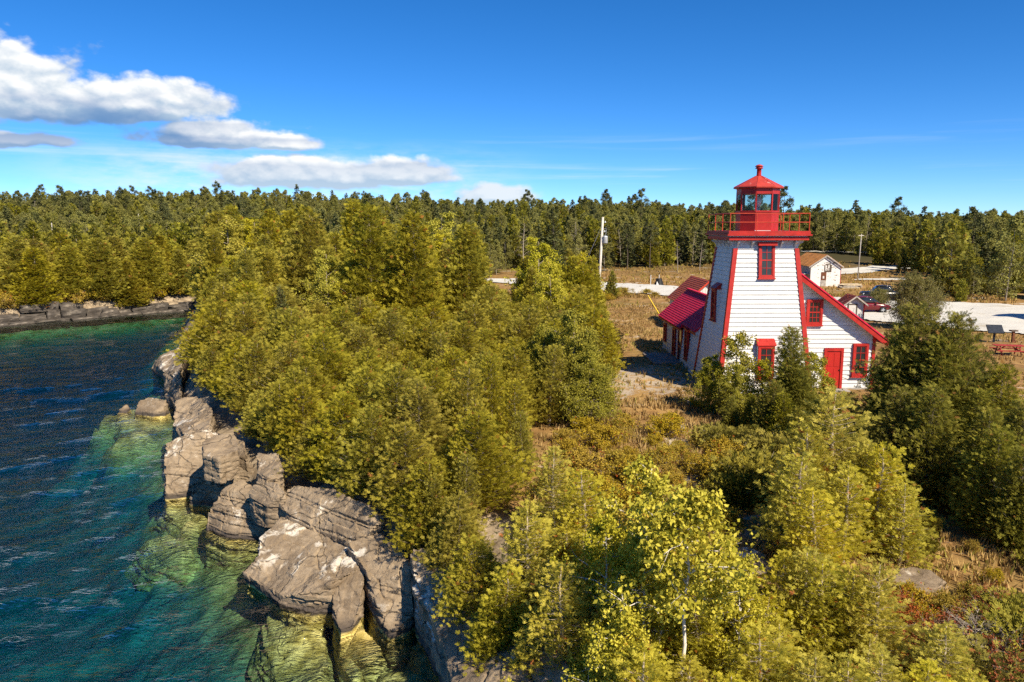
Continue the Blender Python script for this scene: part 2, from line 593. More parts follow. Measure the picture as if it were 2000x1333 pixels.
def rock_material():
    m, t, out = new_mat('limestone_rock')
    g = node(t, 'ShaderNodeNewGeometry')
    p = X(t, g.outputs['Position'])
    px, py, pz = sep(t, p)
    nx, ny, nz = sep(t, g.outputs['Normal'])
    a = noise(t, p, 0.7, 6.0, 0.62, 0.4)
    b = noise(t, vmul(t, p, (1.0, 1.0, 3.2)), 2.6, 7.0, 0.68)
    c = cmix(t, a.step(0.32, 0.68), (0.180, 0.132, 0.085), (0.340, 0.258, 0.168))
    c = cmix(t, b.step(0.45, 0.72) * 0.55, c, (0.41, 0.325, 0.225))
    c = cmix(t, noise(t, p, 9.0, 5.0, 0.7).step(0.58, 0.74) * 0.4, c, (0.10, 0.08, 0.062))
    # thin fractures and bedding seams
    warp = node(t, 'ShaderNodeVectorMath', operation='ADD')
    t.links.new(p.o, warp.inputs[0])
    nv = node(t, 'ShaderNodeTexNoise')
    t.links.new(p.o, nv.inputs['Vector'])
    nv.inputs['Scale'].default_value = 1.3
    nv.inputs['Detail'].default_value = 5.0
    t.links.new(vmul(t, nv.outputs['Color'], (0.9, 0.9, 0.5)).o, warp.inputs[1])
    vr_ = node(t, 'ShaderNodeTexVoronoi', feature='DISTANCE_TO_EDGE')
    t.links.new(vmul(t, warp.outputs[0], (0.42, 0.42, 0.9)).o, vr_.inputs['Vector'])
    vr_.inputs['Scale'].default_value = 1.0
    vr2 = node(t, 'ShaderNodeTexVoronoi', feature='DISTANCE_TO_EDGE')
    t.links.new(vmul(t, warp.outputs[0], (1.6, 1.6, 5.0)).o, vr2.inputs['Vector'])
    vr2.inputs['Scale'].default_value = 1.2
    seam = ((pz + (px + py) * 0.09 + (noise(t, p, 0.8, 3.0, 0.5) - 0.5) * 0.5) / 0.21).m('PINGPONG', 0.5)
    crack = X(t, vr_.outputs['Distance']).step(0.020, 0.002) * a.step(0.38, 0.55).max(X(t, vr2.outputs['Distance']).step(0.030, 0.0) * a.step(0.5, 0.62) * 0.3).max(seam.step(0.09, 0.0) * nz.abs().step(0.75, 0.4) * a.step(0.35, 0.55))
    # bleached patches on upper faces
    pale = (noise(t, vmul(t, p, (1.0, 1.0, 0.6)), 0.48, 6.0, 0.66, 0.6) + (noise(t, p, 4.0, 4.0, 0.7) - 0.5) * 0.2).step(0.56, 0.62)
    c = cmix(t, pale * nz.step(0.2, 0.6) * pz.step(0.4, 0.9) * 0.9, c, (0.66, 0.60, 0.50))
    c = cmix(t, crack * 0.62, c, (0.045, 0.034, 0.026))
    # dark wet line and green algae below the surface
    wob = (noise(t, p, 1.6, 4.0, 0.6) - 0.5) * 0.35
    wl = pz + wob
    c = cmix(t, wl.step(0.36, 0.12), c, (0.085, 0.068, 0.055))
    alg = cmix(t, noise(t, p, 2.2, 6.0, 0.65).step(0.35, 0.66), (0.36, 0.27, 0.06), (0.82, 0.66, 0.24))
    c = cmix(t, (pz + wob * 0.4).step(0.05, -0.06), c, alg)
    bs = node(t, 'ShaderNodeBsdfPrincipled')
    setin(t, bs, Base_Color=c, Roughness=0.85)
    bs.inputs['Specular IOR Level'].default_value = 0.25
    bn = node(t, 'ShaderNodeBump')
    bn.inputs['Distance'].default_value = 0.07
    hgt = noise(t, vmul(t, p, (1.0, 1.0, 1.6)), 3.2, 9.0, 0.70) + noise(t, p, 22.0, 4.0, 0.7) * 0.18 - crack * 0.5
    t.links.new(hgt.o, bn.inputs['Height'])
    t.links.new(bn.outputs[0], bs.inputs['Normal'])
    t.links.new(bs.outputs[0], out.inputs[0])
    return m


ROCK = rock_material()
CLIFFROCK = surf('dark_grey_dolostone', (0.085, 0.072, 0.060), 0.9, 0.35, 1.6, 0.05, 4.0, dirt=(0.36, 0.31, 0.25), dirt_amt=0.25, dscale=0.9)  # far cliff: darker grey than the near shore rock, with paler patches


def ground_material():
    m, t, out = new_mat('dry_ground')
    g = node(t, 'ShaderNodeNewGeometry')
    p = X(t, g.outputs['Position'])
    px, py, pz = sep(t, p)
    nx, ny, nz = sep(t, g.outputs['Normal'])
    a = noise(t, p, 0.16, 5.0, 0.6, 0.3)
    b = noise(t, p, 1.1, 6.0, 0.66, 0.2)
    f = noise(t, p, 6.0, 6.0, 0.7)
    c = cmix(t, b.step(0.3, 0.7), (0.200, 0.105, 0.038), (0.390, 0.240, 0.085))
    c = cmix(t, a.step(0.52, 0.66) * 0.6, c, (0.150, 0.115, 0.030))
    c = cmix(t, f.step(0.55, 0.75) * 0.5, c, (0.085, 0.055, 0.030))
    # limestone pavement showing through the turf
    lim = (noise(t, vmul(t, p, (0.7, 1.0, 1.0)), 0.33, 7.0, 0.68, 0.5) + (f - 0.5) * 0.16).step(0.575, 0.64)
    c = cmix(t, lim * 0.85, c, (0.50, 0.44, 0.35))
    bx_ = (px - 7.0) / 4.5
    by_ = (py - 44.5) / 5.0
    spot = (bx_ * bx_ + by_ * by_ + (b - 0.5) * 7.0 + (f - 0.5) * 6.0).step(0.55, 0.25)
    c = cmix(t, spot * 0.75, c, (0.46, 0.40, 0.32))
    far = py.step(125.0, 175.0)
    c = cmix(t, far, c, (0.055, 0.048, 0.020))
    # bare rock on steep faces and along the shore
    rk = cmix(t, noise(t, vmul(t, p, (1.0, 1.0, 2.5)), 1.2, 7.0, 0.66).step(0.35, 0.68), (0.19, 0.145, 0.098), (0.42, 0.335, 0.23))
    c = cmix(t, nz.step(0.86, 0.68).max(pz.step(2.72, 2.45)), c, rk)
    wob = (noise(t, p, 1.6, 4.0, 0.6) - 0.5) * 0.3
    c = cmix(t, (pz + wob).step(0.34, 0.12), c, (0.085, 0.068, 0.055))
    alg = cmix(t, noise(t, p, 0.9, 6.0, 0.65).step(0.35, 0.66), (0.26, 0.21, 0.05), (0.66, 0.54, 0.20))
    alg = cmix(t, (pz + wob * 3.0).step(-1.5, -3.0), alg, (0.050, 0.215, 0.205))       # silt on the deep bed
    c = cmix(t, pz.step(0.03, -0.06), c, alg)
    bs = node(t, 'ShaderNodeBsdfPrincipled')
    setin(t, bs, Base_Color=c, Roughness=0.95)
    bs.inputs['Specular IOR Level'].default_value = 0.15
    bn = node(t, 'ShaderNodeBump')
    bn.inputs['Distance'].default_value = 0.10
    t.links.new((b * 0.6 + f * 0.4).o, bn.inputs['Height'])
    t.links.new(bn.outputs[0], bs.inputs['Normal'])
    t.links.new(bs.outputs[0], out.inputs[0])
    return m


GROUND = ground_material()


def gravel_material():
    m, t, out = new_mat('white_limestone_gravel')
    g = node(t, 'ShaderNodeNewGeometry')
    p = X(t, g.outputs['Position'])
    a = noise(t, vmul(t, p, (0.5, 1.0, 1.0)), 0.35, 6.0, 0.65, 0.3)
    b = noise(t, p, 7.0, 5.0, 0.7)
    c = cmix(t, b.step(0.3, 0.7), (0.46, 0.44, 0.39), (0.66, 0.64, 0.58))
    c = cmix(t, a.step(0.56, 0.72) * 0.6, c, (0.33, 0.27, 0.17))
    bs = node(t, 'ShaderNodeBsdfPrincipled')
    setin(t, bs, Base_Color=c, Roughness=0.95)
    bn = node(t, 'ShaderNodeBump')
    bn.inputs['Distance'].default_value = 0.03
    t.links.new(b.o, bn.inputs['Height'])
    t.links.new(bn.outputs[0], bs.inputs['Normal'])
    t.links.new(bs.outputs[0], out.inputs[0])
    return m


GRAVEL = gravel_material()


def water_material():
    m, t, out = new_mat('clear_lake_water')
    g = node(t, 'ShaderNodeNewGeometry')
    p = X(t, g.outputs['Position'])
    mp = node(t, 'ShaderNodeMapping')
    mp.inputs['Rotation'].default_value = (0, 0, rad(28))
    mp.inputs['Scale'].default_value = (0.55, 1.5, 1.0)
    t.links.new(p.o, mp.inputs[0])
    q = X(t, mp.outputs[0])
    ridge = 1.0 - ((noise(t, q, 2.6, 3.0, 0.55, 0.5) - 0.5).abs() * 2.0)
    h = ridge * 0.42 + noise(t, q, 4.6, 5.0, 0.62, 0.4) * 0.34 + noise(t, p, 0.12, 2.0, 0.5) * 0.5
    bn = node(t, 'ShaderNodeBump')
    bn.inputs['Strength'].default_value = 1.0
    bn.inputs['Distance'].default_value = 0.17
    t.links.new(h.o, bn.inputs['Height'])
    fr = node(t, 'ShaderNodeFresnel')
    fr.inputs[0].default_value = 1.33
    t.links.new(bn.outputs[0], fr.inputs['Normal'])
    gl = node(t, 'ShaderNodeBsdfGlossy')
    gl.inputs['Roughness'].default_value = 0.05
    t.links.new(bn.outputs[0], gl.inputs['Normal'])
    tr = node(t, 'ShaderNodeBsdfTransparent')
    mx = node(t, 'ShaderNodeMixShader')
    t.links.new(fr.outputs[0], mx.inputs[0])
    t.links.new(tr.outputs[0], mx.inputs[1])
    t.links.new(gl.outputs[0], mx.inputs[2])
    t.links.new(mx.outputs[0], out.inputs['Surface'])
    va = node(t, 'ShaderNodeVolumeAbsorption')
    va.inputs['Color'].default_value = (0.24, 0.74, 0.79, 1)
    va.inputs['Density'].default_value = 0.26
    t.links.new(va.outputs[0], out.inputs['Volume'])
    return m


WATER = water_material()

# ------------------------------------------------------------------ terrain
SHORE = np.array([(16, -30), (9, 2), (4, 9), (1.0, 13), (-0.3, 16), (-1.2, 19), (-2.2, 21.5), (-3.6, 23), (-5, 24), (-7, 25.2), (-8.3, 27),
                  (-10, 29.5), (-11.8, 31.8), (-13.8, 33.5), (-15, 36), (-17.5, 41.5), (-20.5, 46.5), (-22.5, 51), (-24.5, 57), (-28.5, 65),
                  (-33, 76), (-37, 86), (-40.5, 96), (-43, 105), (-46, 110), (-49.5, 108), (-54, 102.5), (-62.4, 93.5), (-76, 82), (-100, 66),
                  (-160, 35), (-300, -20), (-1500, -400)], float)


def shore_dist(x, y):
    """metres inland (positive) or offshore (negative)"""
    x, y = np.asarray(x, float), np.asarray(y, float)
    best = np.full(x.shape, 1e9)
    side = np.zeros(x.shape)
    for (ax, ay), (bx, by) in zip(SHORE[:-1], SHORE[1:]):
        ex, ey = bx - ax, by - ay
        t = np.clip(((x - ax) * ex + (y - ay) * ey) / (ex * ex + ey * ey), 0, 1)
        qx, qy = x - (ax + t * ex), y - (ay + t * ey)
        d = np.hypot(qx, qy)
        s = -np.sign(ex * (y - ay) - ey * (x - ax))      # land lies right of the line's direction
        m = d < best - 1e-6
        best = np.where(m, d, best)
        side = np.where(m, s, side)
    return best * np.where(side == 0, 1, side)


def terrain_z(x, y):
    x, y = np.asarray(x, float), np.asarray(y, float)
    d = shore_dist(x, y) + 0.35 * fbm(x * 0.6, y * 0.6, 1.3, 3)
    prof = np.interp(d, [-60, -22, -10, -5.5, -3.2, -1.8, -0.4, 0, 0.3, 0.9, 1.9, 3.4, 7, 14], [-6.8, -6.3, -5.6, -4.5, -2.7, -1.45, -0.75, 0.2, 1.35, 1.95, 2.4, 2.75, 2.98, 3.0])
    q_ = np.clip(prof, 0, 3) / .42 + .8 * fbm(x * .45, y * .45, 7.0, 3)
    stp = (np.floor(q_) + sstep(.62, 1.0, q_ - np.floor(q_)) - q_) * .42
    prof = prof + np.where((d > 0.1) & (prof < 2.97), stp * .9 + .10 * fbm(x * 1.7, y * 1.7, 3.0, 3), 0) * (1 - sstep(2.7, 2.97, prof))
    z = prof + np.where(d > 0, 0.10, 0.22) * fbm(x * 0.35, y * 0.35, 5.0, 4) * sstep(0.5, 3.0, np.abs(d))
    for hx, hy, hz_ in ((-26.4, 50.4, 2.2), (-27.6, 46.6, 2.0), (-23.6, 44.6, 2.0), (-14.2, 30.2, 1.0), (-25.1, 48.7, 3.4), (-23.2, 47.6, 2.0)):
        z = z + np.where(d < 0, hz_ * (1 + .35 * fbm(x * 1.1, y * 1.1, 6.0, 3)) * np.exp(-(((x - hx) / 1.3) ** 2 + ((y - hy) / 1.6) ** 2) * (1 + .5 * vnoise(x * 1.3, y * 1.3, 2.0))), 0)
    z = np.where(d < -.3, np.minimum(z + .26 * np.abs(fbm(x * 1.1, y * 1.1, 4.0, 3)) - .1, -.35), z)
    lx = 1 - sstep(-120, 220, x)
    rise = sstep(120, 280, y) * (3.2 + 8.0 * lx)
    rise = rise + sstep(260, 900, y) * 4.0
    return z + np.where(d > 0, rise, 0)


def tz(x, y):
    return float(terrain_z(np.array([x]), np.array([y]))[0])


def lines(*seg):
    r = []
    for a, b, s in seg:
        r += list(np.arange(a, b, s))
    return np.array(r)


def grid_mesh(name, xs, ys, zfun, mat):
    gx, gy = np.meshgrid(xs, ys)
    gz = zfun(gx, gy)
    V = np.stack([gx, gy, gz], -1).reshape(-1, 3)
    n, m = len(xs), len(ys)
    i = np.arange(n * m).reshape(m, n)
    F = np.stack([i[:-1, :-1], i[:-1, 1:], i[1:, 1:], i[1:, :-1]], -1).reshape(-1, 4)
    return np_mesh(name, V, F, [mat], smooth=True)


geo = lambda a, b, n: a * (b / a) ** (np.arange(n) / (n - 1))
XS = np.concatenate([-geo(90, 3500, 14)[::-1], lines((-88, -28, 1.0), (-28, 6, 0.2), (6, 32, 0.4), (32, 90, 1.5)), geo(92, 3500, 14)])
YS = np.concatenate([lines((-60, 8, 3.0), (8, 14, 0.5), (14, 56, 0.2), (56, 125, 0.7), (125, 300, 4.0)), geo(304, 4500, 16)])
ground = bpy.data.objects.new('ground', grid_mesh('ground', XS, YS, terrain_z, GROUND))
link(ground)
tag(ground, 'dry brown grassland, limestone shore and lake bed', None, None, 'structure')

# ------------------------------------------------------------------ lake
wx = np.concatenate([lines((-420, -90, 15.0), (-90, -40, 1.2), (-40, 4, 0.34)), [4, 8, 14, 20]])
wy = np.concatenate([lines((-90, 6, 6.0), (6, 60, 0.34), (60, 116, 0.8)), [116, 118]])
gx, gy = np.meshgrid(wx, wy)
gz = np.zeros_like(gx)
rs = np.random.RandomState(4)
for k in range(22):
    lam = 0.9 * 1.13 ** k
    if lam > 7:
        break
    for _ in range(3):
        th = rad(118) + rs.normal(0, 0.45)
        kk = 2 * math.pi / lam
        gz += 0.0045 * lam ** 0.8 * np.sin(kk * (gx * math.cos(th) + gy * math.sin(th)) + rs.rand() * 6.28)
gz *= 0.8 + 0.35 * fbm(gx * 0.11, gy * 0.11, 2.0, 2)
gz = np.where((gx < -60) | (gy < 7) | (gy > 114), gz * 0.3, gz)
n, m = len(wx), len(wy)
V = np.stack([gx, gy, gz], -1).reshape(-1, 3)
i = np.arange(n * m).reshape(m, n)
F = np.stack([i[:-1, :-1], i[:-1, 1:], i[1:, 1:], i[1:, :-1]], -1).reshape(-1, 4)
ring = np.concatenate([i[0, :-1], i[:-1, -1], i[-1, :0:-1], i[:0:-1, 0]])
low = V[ring].copy()
low[:, 2] = -13
b0 = len(V)
rr = np.arange(len(ring))
nx_ = (rr + 1) % len(ring)
sidef = np.stack([ring[nx_], ring[rr], b0 + rr, b0 + nx_], -1)
low_c = np.array([[low[:, 0].mean(), low[:, 1].mean(), -13]])
cidx = b0 + len(ring)
botf = np.stack([np.full(len(rr), cidx), b0 + nx_, b0 + rr, b0 + rr], -1)
me = bpy.data.meshes.new('lake_water')
allV = np.concatenate([V, low, low_c])
me.from_pydata(allV.tolist(), [], F.tolist() + sidef.tolist() + [f[:3] for f in botf.tolist()])
me.materials.append(WATER)
me.polygons.foreach_set('use_smooth', np.array([True] * len(F) + [False] * (2 * len(rr))))
water = bpy.data.objects.new('lake_water', me)
link(water)
tag(water, 'rippled teal lake water, green and clear over the rocks', None, None, 'structure')


# ------------------------------------------------------------------ gravel roads (sheets laid on the ground)
ROADS = []


def sheet(name, poly, label, lift=0.02, step=1.0, wob=0.5):
    P = np.array(poly, float)
    ROADS.append(P)
    x0, y0 = P.min(0) - 1
    x1, y1 = P.max(0) + 1
    xs, ys = np.arange(x0, x1, step), np.arange(y0, y1, step)
    gx, gy = np.meshgrid(xs, ys)
    wx_ = gx + wob * fbm(gx * 0.3, gy * 0.3, 8.0, 3)
    wy_ = gy + wob * fbm(gx * 0.3, gy * 0.3, 12.0, 3)
    ins = np.zeros(gx.shape, bool)
    for (ax, ay), (bx, by) in zip(P, np.roll(P, -1, 0)):
        c = (ay > wy_) != (by > wy_)
        with np.errstate(divide='ignore', invalid='ignore'):
            xi = (bx - ax) * (wy_ - ay) / (by - ay) + ax
        ins ^= c & (wx_ < xi)
    i = np.arange(gx.size).reshape(gx.shape)
    cell = ins[:-1, :-1] & ins[1:, :-1] & ins[:-1, 1:] & ins[1:, 1:]
    F = np.stack([i[:-1, :-1], i[:-1, 1:], i[1:, 1:], i[1:, :-1]], -1)[cell]
    used = np.unique(F)
    remap = np.full(gx.size, -1)
    remap[used] = np.arange(len(used))
    V = np.stack([gx, gy, terrain_z(gx, gy) + lift], -1).reshape(-1, 3)[used]
    o = bpy.data.objects.new(name, np_mesh(name, V, remap[F], [GRAVEL], smooth=True))
    link(o)
    return tag(o, label, None, None, 'structure')


sheet('gravel_road', [(-9, 121), (-2, 119.5), (8, 111), (14, 104), (22, 95.5), (30, 90), (34, 80), (33.5, 73), (36, 69.5), (42.5, 63), (52, 57), (64, 53), (95, 45), (95, 70), (72, 80),
                      (58, 87), (50, 91), (38, 97), (30, 106), (24, 114), (14, 122), (4, 128), (-9, 129)], 'white limestone gravel road and parking area', 0.13, 0.4)
sheet('gravel_road', [(58, 137), (66, 141), (74, 149), (86, 153), (86, 158), (72, 155), (63, 149), (56, 144)], 'pale gravel track curving beyond the rusty barn', 0.13, 0.5)
sheet('gravel_road', [(56, 126), (86, 127), (86, 129.5), (56, 128.5)], 'narrow pale gravel strip right of the far pole', 0.13, 0.5)
sheet('gravel_road', [(70, 186), (90, 186), (90, 191), (70, 191)], 'far sliver of pale gravel before the dark wood', 0.25, 0.8)

# ------------------------------------------------------------------ shore rocks
ROCKS = {
    'A1': [(-30.5, 63.8, 0.4), (-29.09, 62.55, 1.4), (-27.83, 63.63, 2.0), (-24.44, 56.46, 2.2), (-23.74, 54.05, 1.8), (-26.71, 58.07, 0.8)],
    'A2': [(-26.09, 56.4, 1.2), (-23.61, 53.77, 2.0), (-21.82, 49.87, 1.9), (-23.74, 52.68, 0.6), (-25.39, 54.9, 0.5)],
    'A3': [(-23.98, 51.83, 1.0), (-21.74, 49.35, 1.8), (-20.04, 45.66, 1.8), (-22.16, 49.03, 0.5), (-23.49, 50.79, 0.3)],
    'B1': [(-24.39, 48.84, 0.75), (-23.68, 48.99, 1.0), (-22.12, 48.3, 0.95), (-22.06, 47.61, 0.5), (-22.66, 47.34, 0.3), (-24.2, 48.0, 0.15)],
    'B2': [(-25.42, 48.37, 0.25), (-25.34, 49.25, 0.45), (-25.01, 49.14, 0.2), (-24.8, 48.22, 0.05), (-25.19, 48.2, 0.02)],
    'C1': [(-18.73, 41.93, 2.4), (-17.55, 41.9, 2.7), (-15.01, 37.87, 2.8), (-13.96, 34.49, 2.7), (-15.41, 35.05, 2.3), (-18.1, 39.77, 1.5)],
    'D1': [(-16.1, 34.54, 2.1), (-15.0, 34.64, 2.6), (-13.59, 34.53, 2.7), (-11.84, 33.12, 2.6), (-11.22, 31.64, 2.3), (-12.56, 32.46, 1.7), (-13.76, 33.11, 0.9), (-14.67, 32.73, 0.2), (-15.34, 32.54, 0.2), (-15.74, 33.29, 1.2)],
    'E1': [(-13.13, 31.4, 3.0), (-12.81, 32.16, 3.1), (-11.82, 32.0, 3.1), (-11.09, 30.37, 2.95), (-11.68, 29.6, 2.8), (-12.6, 30.15, 2.8)],
    'F1': [(-13.07, 31.95, 1.75), (-11.9, 32.07, 2.1), (-11.04, 31.83, 1.9), (-10.93, 31.54, 1.2), (-12.51, 31.52, 0.25), (-13.94, 31.9, 0.2), (-14.07, 32.04, 0.45)],
    'G1': [(-12.21, 29.28, 0.7), (-11.69, 29.44, 1.6), (-11.12, 30.3, 1.8), (-9.55, 28.75, 1.7), (-9.17, 27.81, 0.9), (-10.03, 28.05, 0.25), (-11.08, 28.24, 0.15), (-12.21, 29.05, 0.2)],
    'H1': [(-10.11, 28.19, 1.9), (-9.72, 28.34, 2.5), (-8.71, 27.6, 2.55), (-8.24, 27.07, 2.3), (-9.05, 27.07, 1.75), (-9.73, 27.65, 1.65)],
    'H2': [(-10.47, 30.39, 2.9), (-9.38, 29.92, 3.0), (-8.71, 28.36, 2.8), (-9.37, 28.16, 2.4), (-10.02, 28.95, 2.4)],
    'I1': [(-8.93, 27.57, 2.0), (-8.09, 27.46, 2.5), (-6.43, 26.46, 2.75), (-4.8, 24.8, 2.7), (-4.2, 24.4, 2.4), (-4.63, 24.0, 1.9), (-5.49, 24.3, 1.55), (-6.73, 25.3, 1.55), (-8.12, 26.42, 1.65)],
    'J1': [(-8.91, 25.56, 1.2), (-8.43, 26.7, 1.5), (-6.69, 25.47, 1.5), (-5.36, 24.62, 1.45), (-4.73, 23.83, 1.4), (-4.81, 23.19, 1.2), (-5.52, 22.3, 1.05), (-6.32, 22.29, 0.75), (-7.28, 22.68, 0.35), (-8.46, 23.9, 0.3), (-9.22, 24.62, 0.35), (-8.68, 24.84, 0.9)],
    'K1': [(-5.49, 23.77, 1.25), (-5.07, 24.02, 1.35), (-4.68, 23.19, 1.2), (-4.54, 21.9, 0.75), (-4.72, 21.3, 0.15), (-5.1, 21.12, 0.12), (-5.47, 21.84, 0.4), (-5.67, 22.92, 0.95)],
    'L1': [(-5.47, 24.09, 1.75), (-4.5, 24.25, 2.0), (-3.43, 23.29, 1.95), (-3.05, 22.26, 1.6), (-2.87, 21.55, 0.7), (-2.97, 21.3, 0.4), (-3.45, 20.95, 0.15), (-3.65, 21.01, 0.15), (-4.38, 22.23, 0.95), (-4.65, 22.87, 1.35), (-5.15, 23.61, 1.5)],
    'M1': [(-3.09, 22.33, 2.3), (-1.2, 21.3, 2.75), (0.3, 19.6, 2.8), (1.0, 17.0, 2.75), (1.3, 14.8, 2.75), (1.5, 12.2, 2.75), (-0.91, 13.5, 1.6), (-1.37, 16.0, 1.2), (-1.8, 18.31, 1.1), (-2.31, 20.04, 1.2), (-2.85, 21.36, 1.7)],
    'N1': [(-7.18, 23.06, 0.1), (-6.77, 23.29, 0.42), (-6.18, 23.26, 0.4), (-5.87, 22.44, 0.25), (-6.33, 22.21, -0.05), (-7.07, 22.55, -0.15)],
    'N2': [(-8.03, 24.05, -0.5), (-6.4, 22.46, -0.1), (-5.8, 22.05, -0.3), (-5.44, 21.02, -0.7), (-5.52, 20.09, -1.0), (-6.82, 20.71, -1.4), (-7.76, 22.25, -1.1)],
    'O1': [(-4.62, 21.75, 0.1), (-3.83, 20.97, -0.15), (-3.7, 20.76, -0.3), (-4.19, 20.48, -0.5), (-4.91, 21.28, -0.3)],
    'O2': [(-5.26, 21.57, -0.6), (-4.92, 21.46, -0.5), (-4.35, 20.54, -0.7), (-4.51, 20.15, -0.8), (-5.0, 20.92, -0.8)],
    'O3': [(-3.04, 21.23, -0.3), (-2.53, 21.43, -0.25), (-2.25, 20.58, -0.4), (-2.62, 20.43, -0.5)],
    'O4': [(-3.84, 20.49, -0.7), (-2.95, 20.46, -0.6), (-2.15, 19.83, -0.6), (-2.18, 18.75, -0.8), (-3.26, 18.68, -0.9)],
    'S1': [(-15.49, 30.76, -1.0), (-14.35, 30.58, -0.7), (-13.08, 29.67, -0.8), (-12.74, 29.43, -1.2), (-13.36, 29.17, -1.3), (-14.72, 29.9, -1.3)],
    'S2': [(-15.59, 32.89, -0.5), (-14.51, 32.8, -0.3), (-12.5, 30.83, -0.35), (-10.9, 29.32, -0.5), (-11.05, 29.1, -0.9), (-12.73, 30.23, -1.0), (-14.62, 31.91, -0.9)],
}
ROCK_INFO = {  # name, label, bottom z, voxel, spread of the foot, group
    'A1': ('rock_ledge', 'long grey ledge jutting into the lake under the far cedars', -2.5, 0.16, 0.05),
    'A2': ('rock_block', 'upper of two grey cliff blocks behind the rock standing in water', -2.5, 0.14, 0.03),
    'A3': ('rock_block', 'lower of two grey cliff blocks behind the rock standing in water', -2.5, 0.14, 0.03),
    'B1': ('boulder', 'pale grey block standing alone in the water off the point', -1.8, 0.08, 0.5),
    'B2': ('boulder', 'small pointed rock breaking the surface left of the lone block', -1.5, 0.06, 1.3),
    'C1': ('rock_ledge', 'rounded grey bluff at the cliff edge above the layered wall', -2.0, 0.08, 0.06),
    'D1': ('rock_ledge', 'tall layered limestone wall rounding into the lake', -2.2, 0.055, 0.08),
    'E1': ('rock_block', 'flat grey block lying on top of the layered wall', 1.7, 0.06, 0.0),
    'F1': ('rock_slab', 'pale streaked slab sloping to the water beside the layered wall', -1.5, 0.045, 0.1),
    'G1': ('boulder', 'big smooth boulder with a white lower edge resting in the shallows', -1.6, 0.045, 0.12),
    'H1': ('boulder', 'small wedge of rock jammed above the smooth boulder', 0.9, 0.05, 0.0),
    'H2': ('rock_block', 'dark block under the cedars above the wedge of rock', 1.2, 0.06, 0.0),
    'I1': ('rock_slab', 'broad flat slab under the cedars with a long crack below it', 0.9, 0.045, 0.04),
    'J1': ('rock_slab', 'widest slab with white bleached patch, its tip over the water', -0.5, 0.045, -0.06),
    'K1': ('rock_slab', 'narrow spearhead slab leaning down into the shallows', -1.4, 0.04, 0.0),
    'L1': ('rock_slab', 'long tilted slab with its foot in the yellow shallows', -1.5, 0.042, 0.02),
    'M1': ('rock_ledge', 'dark shaded cliff face at the bottom of the picture', -1.8, 0.055, 0.04),
    'N1': ('boulder', 'dark wet boulder just breaking the surface below the widest slab', -1.2, 0.05, 0.2),
    'N2': ('boulder', 'large sunken boulder glowing yellow under the dark wet one', -2.4, 0.10, 0.75),
    'O1': ('boulder', 'sunken triangular rock between the spearhead and the tilted slab', -1.6, 0.10, 0.75),
    'O2': ('boulder', 'sunken narrow rock left of the triangular one', -1.6, 0.10, 0.75),
    'O3': ('boulder', 'sunken pale rock by the foot of the long tilted slab', -1.6, 0.10, 0.75),
    'O4': ('boulder', 'sunken rock by the lower edge against the shaded cliff', -1.8, 0.10, 0.75),
    'S1': ('boulder', 'pale sunken boulder out in the lake below the layered wall', -3.0, 0.10, 1.1),
    'S2': ('rock_ledge', 'yellow sunken shelf at the foot of the layered wall', -2.6, 0.10, 0.75),
}


def remeshed(me, voxel):
    o = bpy.data.objects.new('rock_tmp', me)
    COL.objects.link(o)
    md = o.modifiers.new('r', 'REMESH')
    md.mode = 'VOXEL'
    md.voxel_size = voxel
    dg = bpy.context.evaluated_depsgraph_get()
    dg.update()
    r = bpy.data.meshes.new_from_object(o.evaluated_get(dg))
    bpy.data.objects.remove(o)
    return r


def facets(x, y, z, cell, seed):
    gx_, gy_, gz_ = np.floor(x / cell).astype(np.int64), np.floor(y / cell).astype(np.int64), np.floor(z / cell).astype(np.int64)
    best_ = np.full(x.shape, 1e9)
    val_ = np.zeros(x.shape)
    for a in (-1, 0, 1):
        for b in (-1, 0, 1):
            for c in (-1, 0, 1):
                i_, j_, k_ = gx_ + a + 5000, gy_ + b + 5000, gz_ + c + 5000
                sx = (i_ - 5000 + _hash(i_, j_, k_)) * cell
                sy = (j_ - 5000 + _hash(i_ + 77, j_, k_)) * cell
                sz = (k_ - 5000 + _hash(i_, j_ + 77, k_)) * cell
                dd = (x - sx) ** 2 + (y - sy) ** 2 + (z - sz) ** 2
                m_ = dd < best_
                best_ = np.where(m_, dd, best_)
                tip = ((x - sx) * (_hash(i_, j_, k_ + 31) - .5) + (y - sy) * (_hash(i_ + 9, j_, k_ + 31) - .5) + (z - sz) * (_hash(i_, j_ + 9, k_ + 31) - .5)) / cell
                val_ = np.where(m_, (_hash(i_ + 13, j_ + 5, k_) - .5) * 1.2 + tip * 1.6, val_)
    return val_


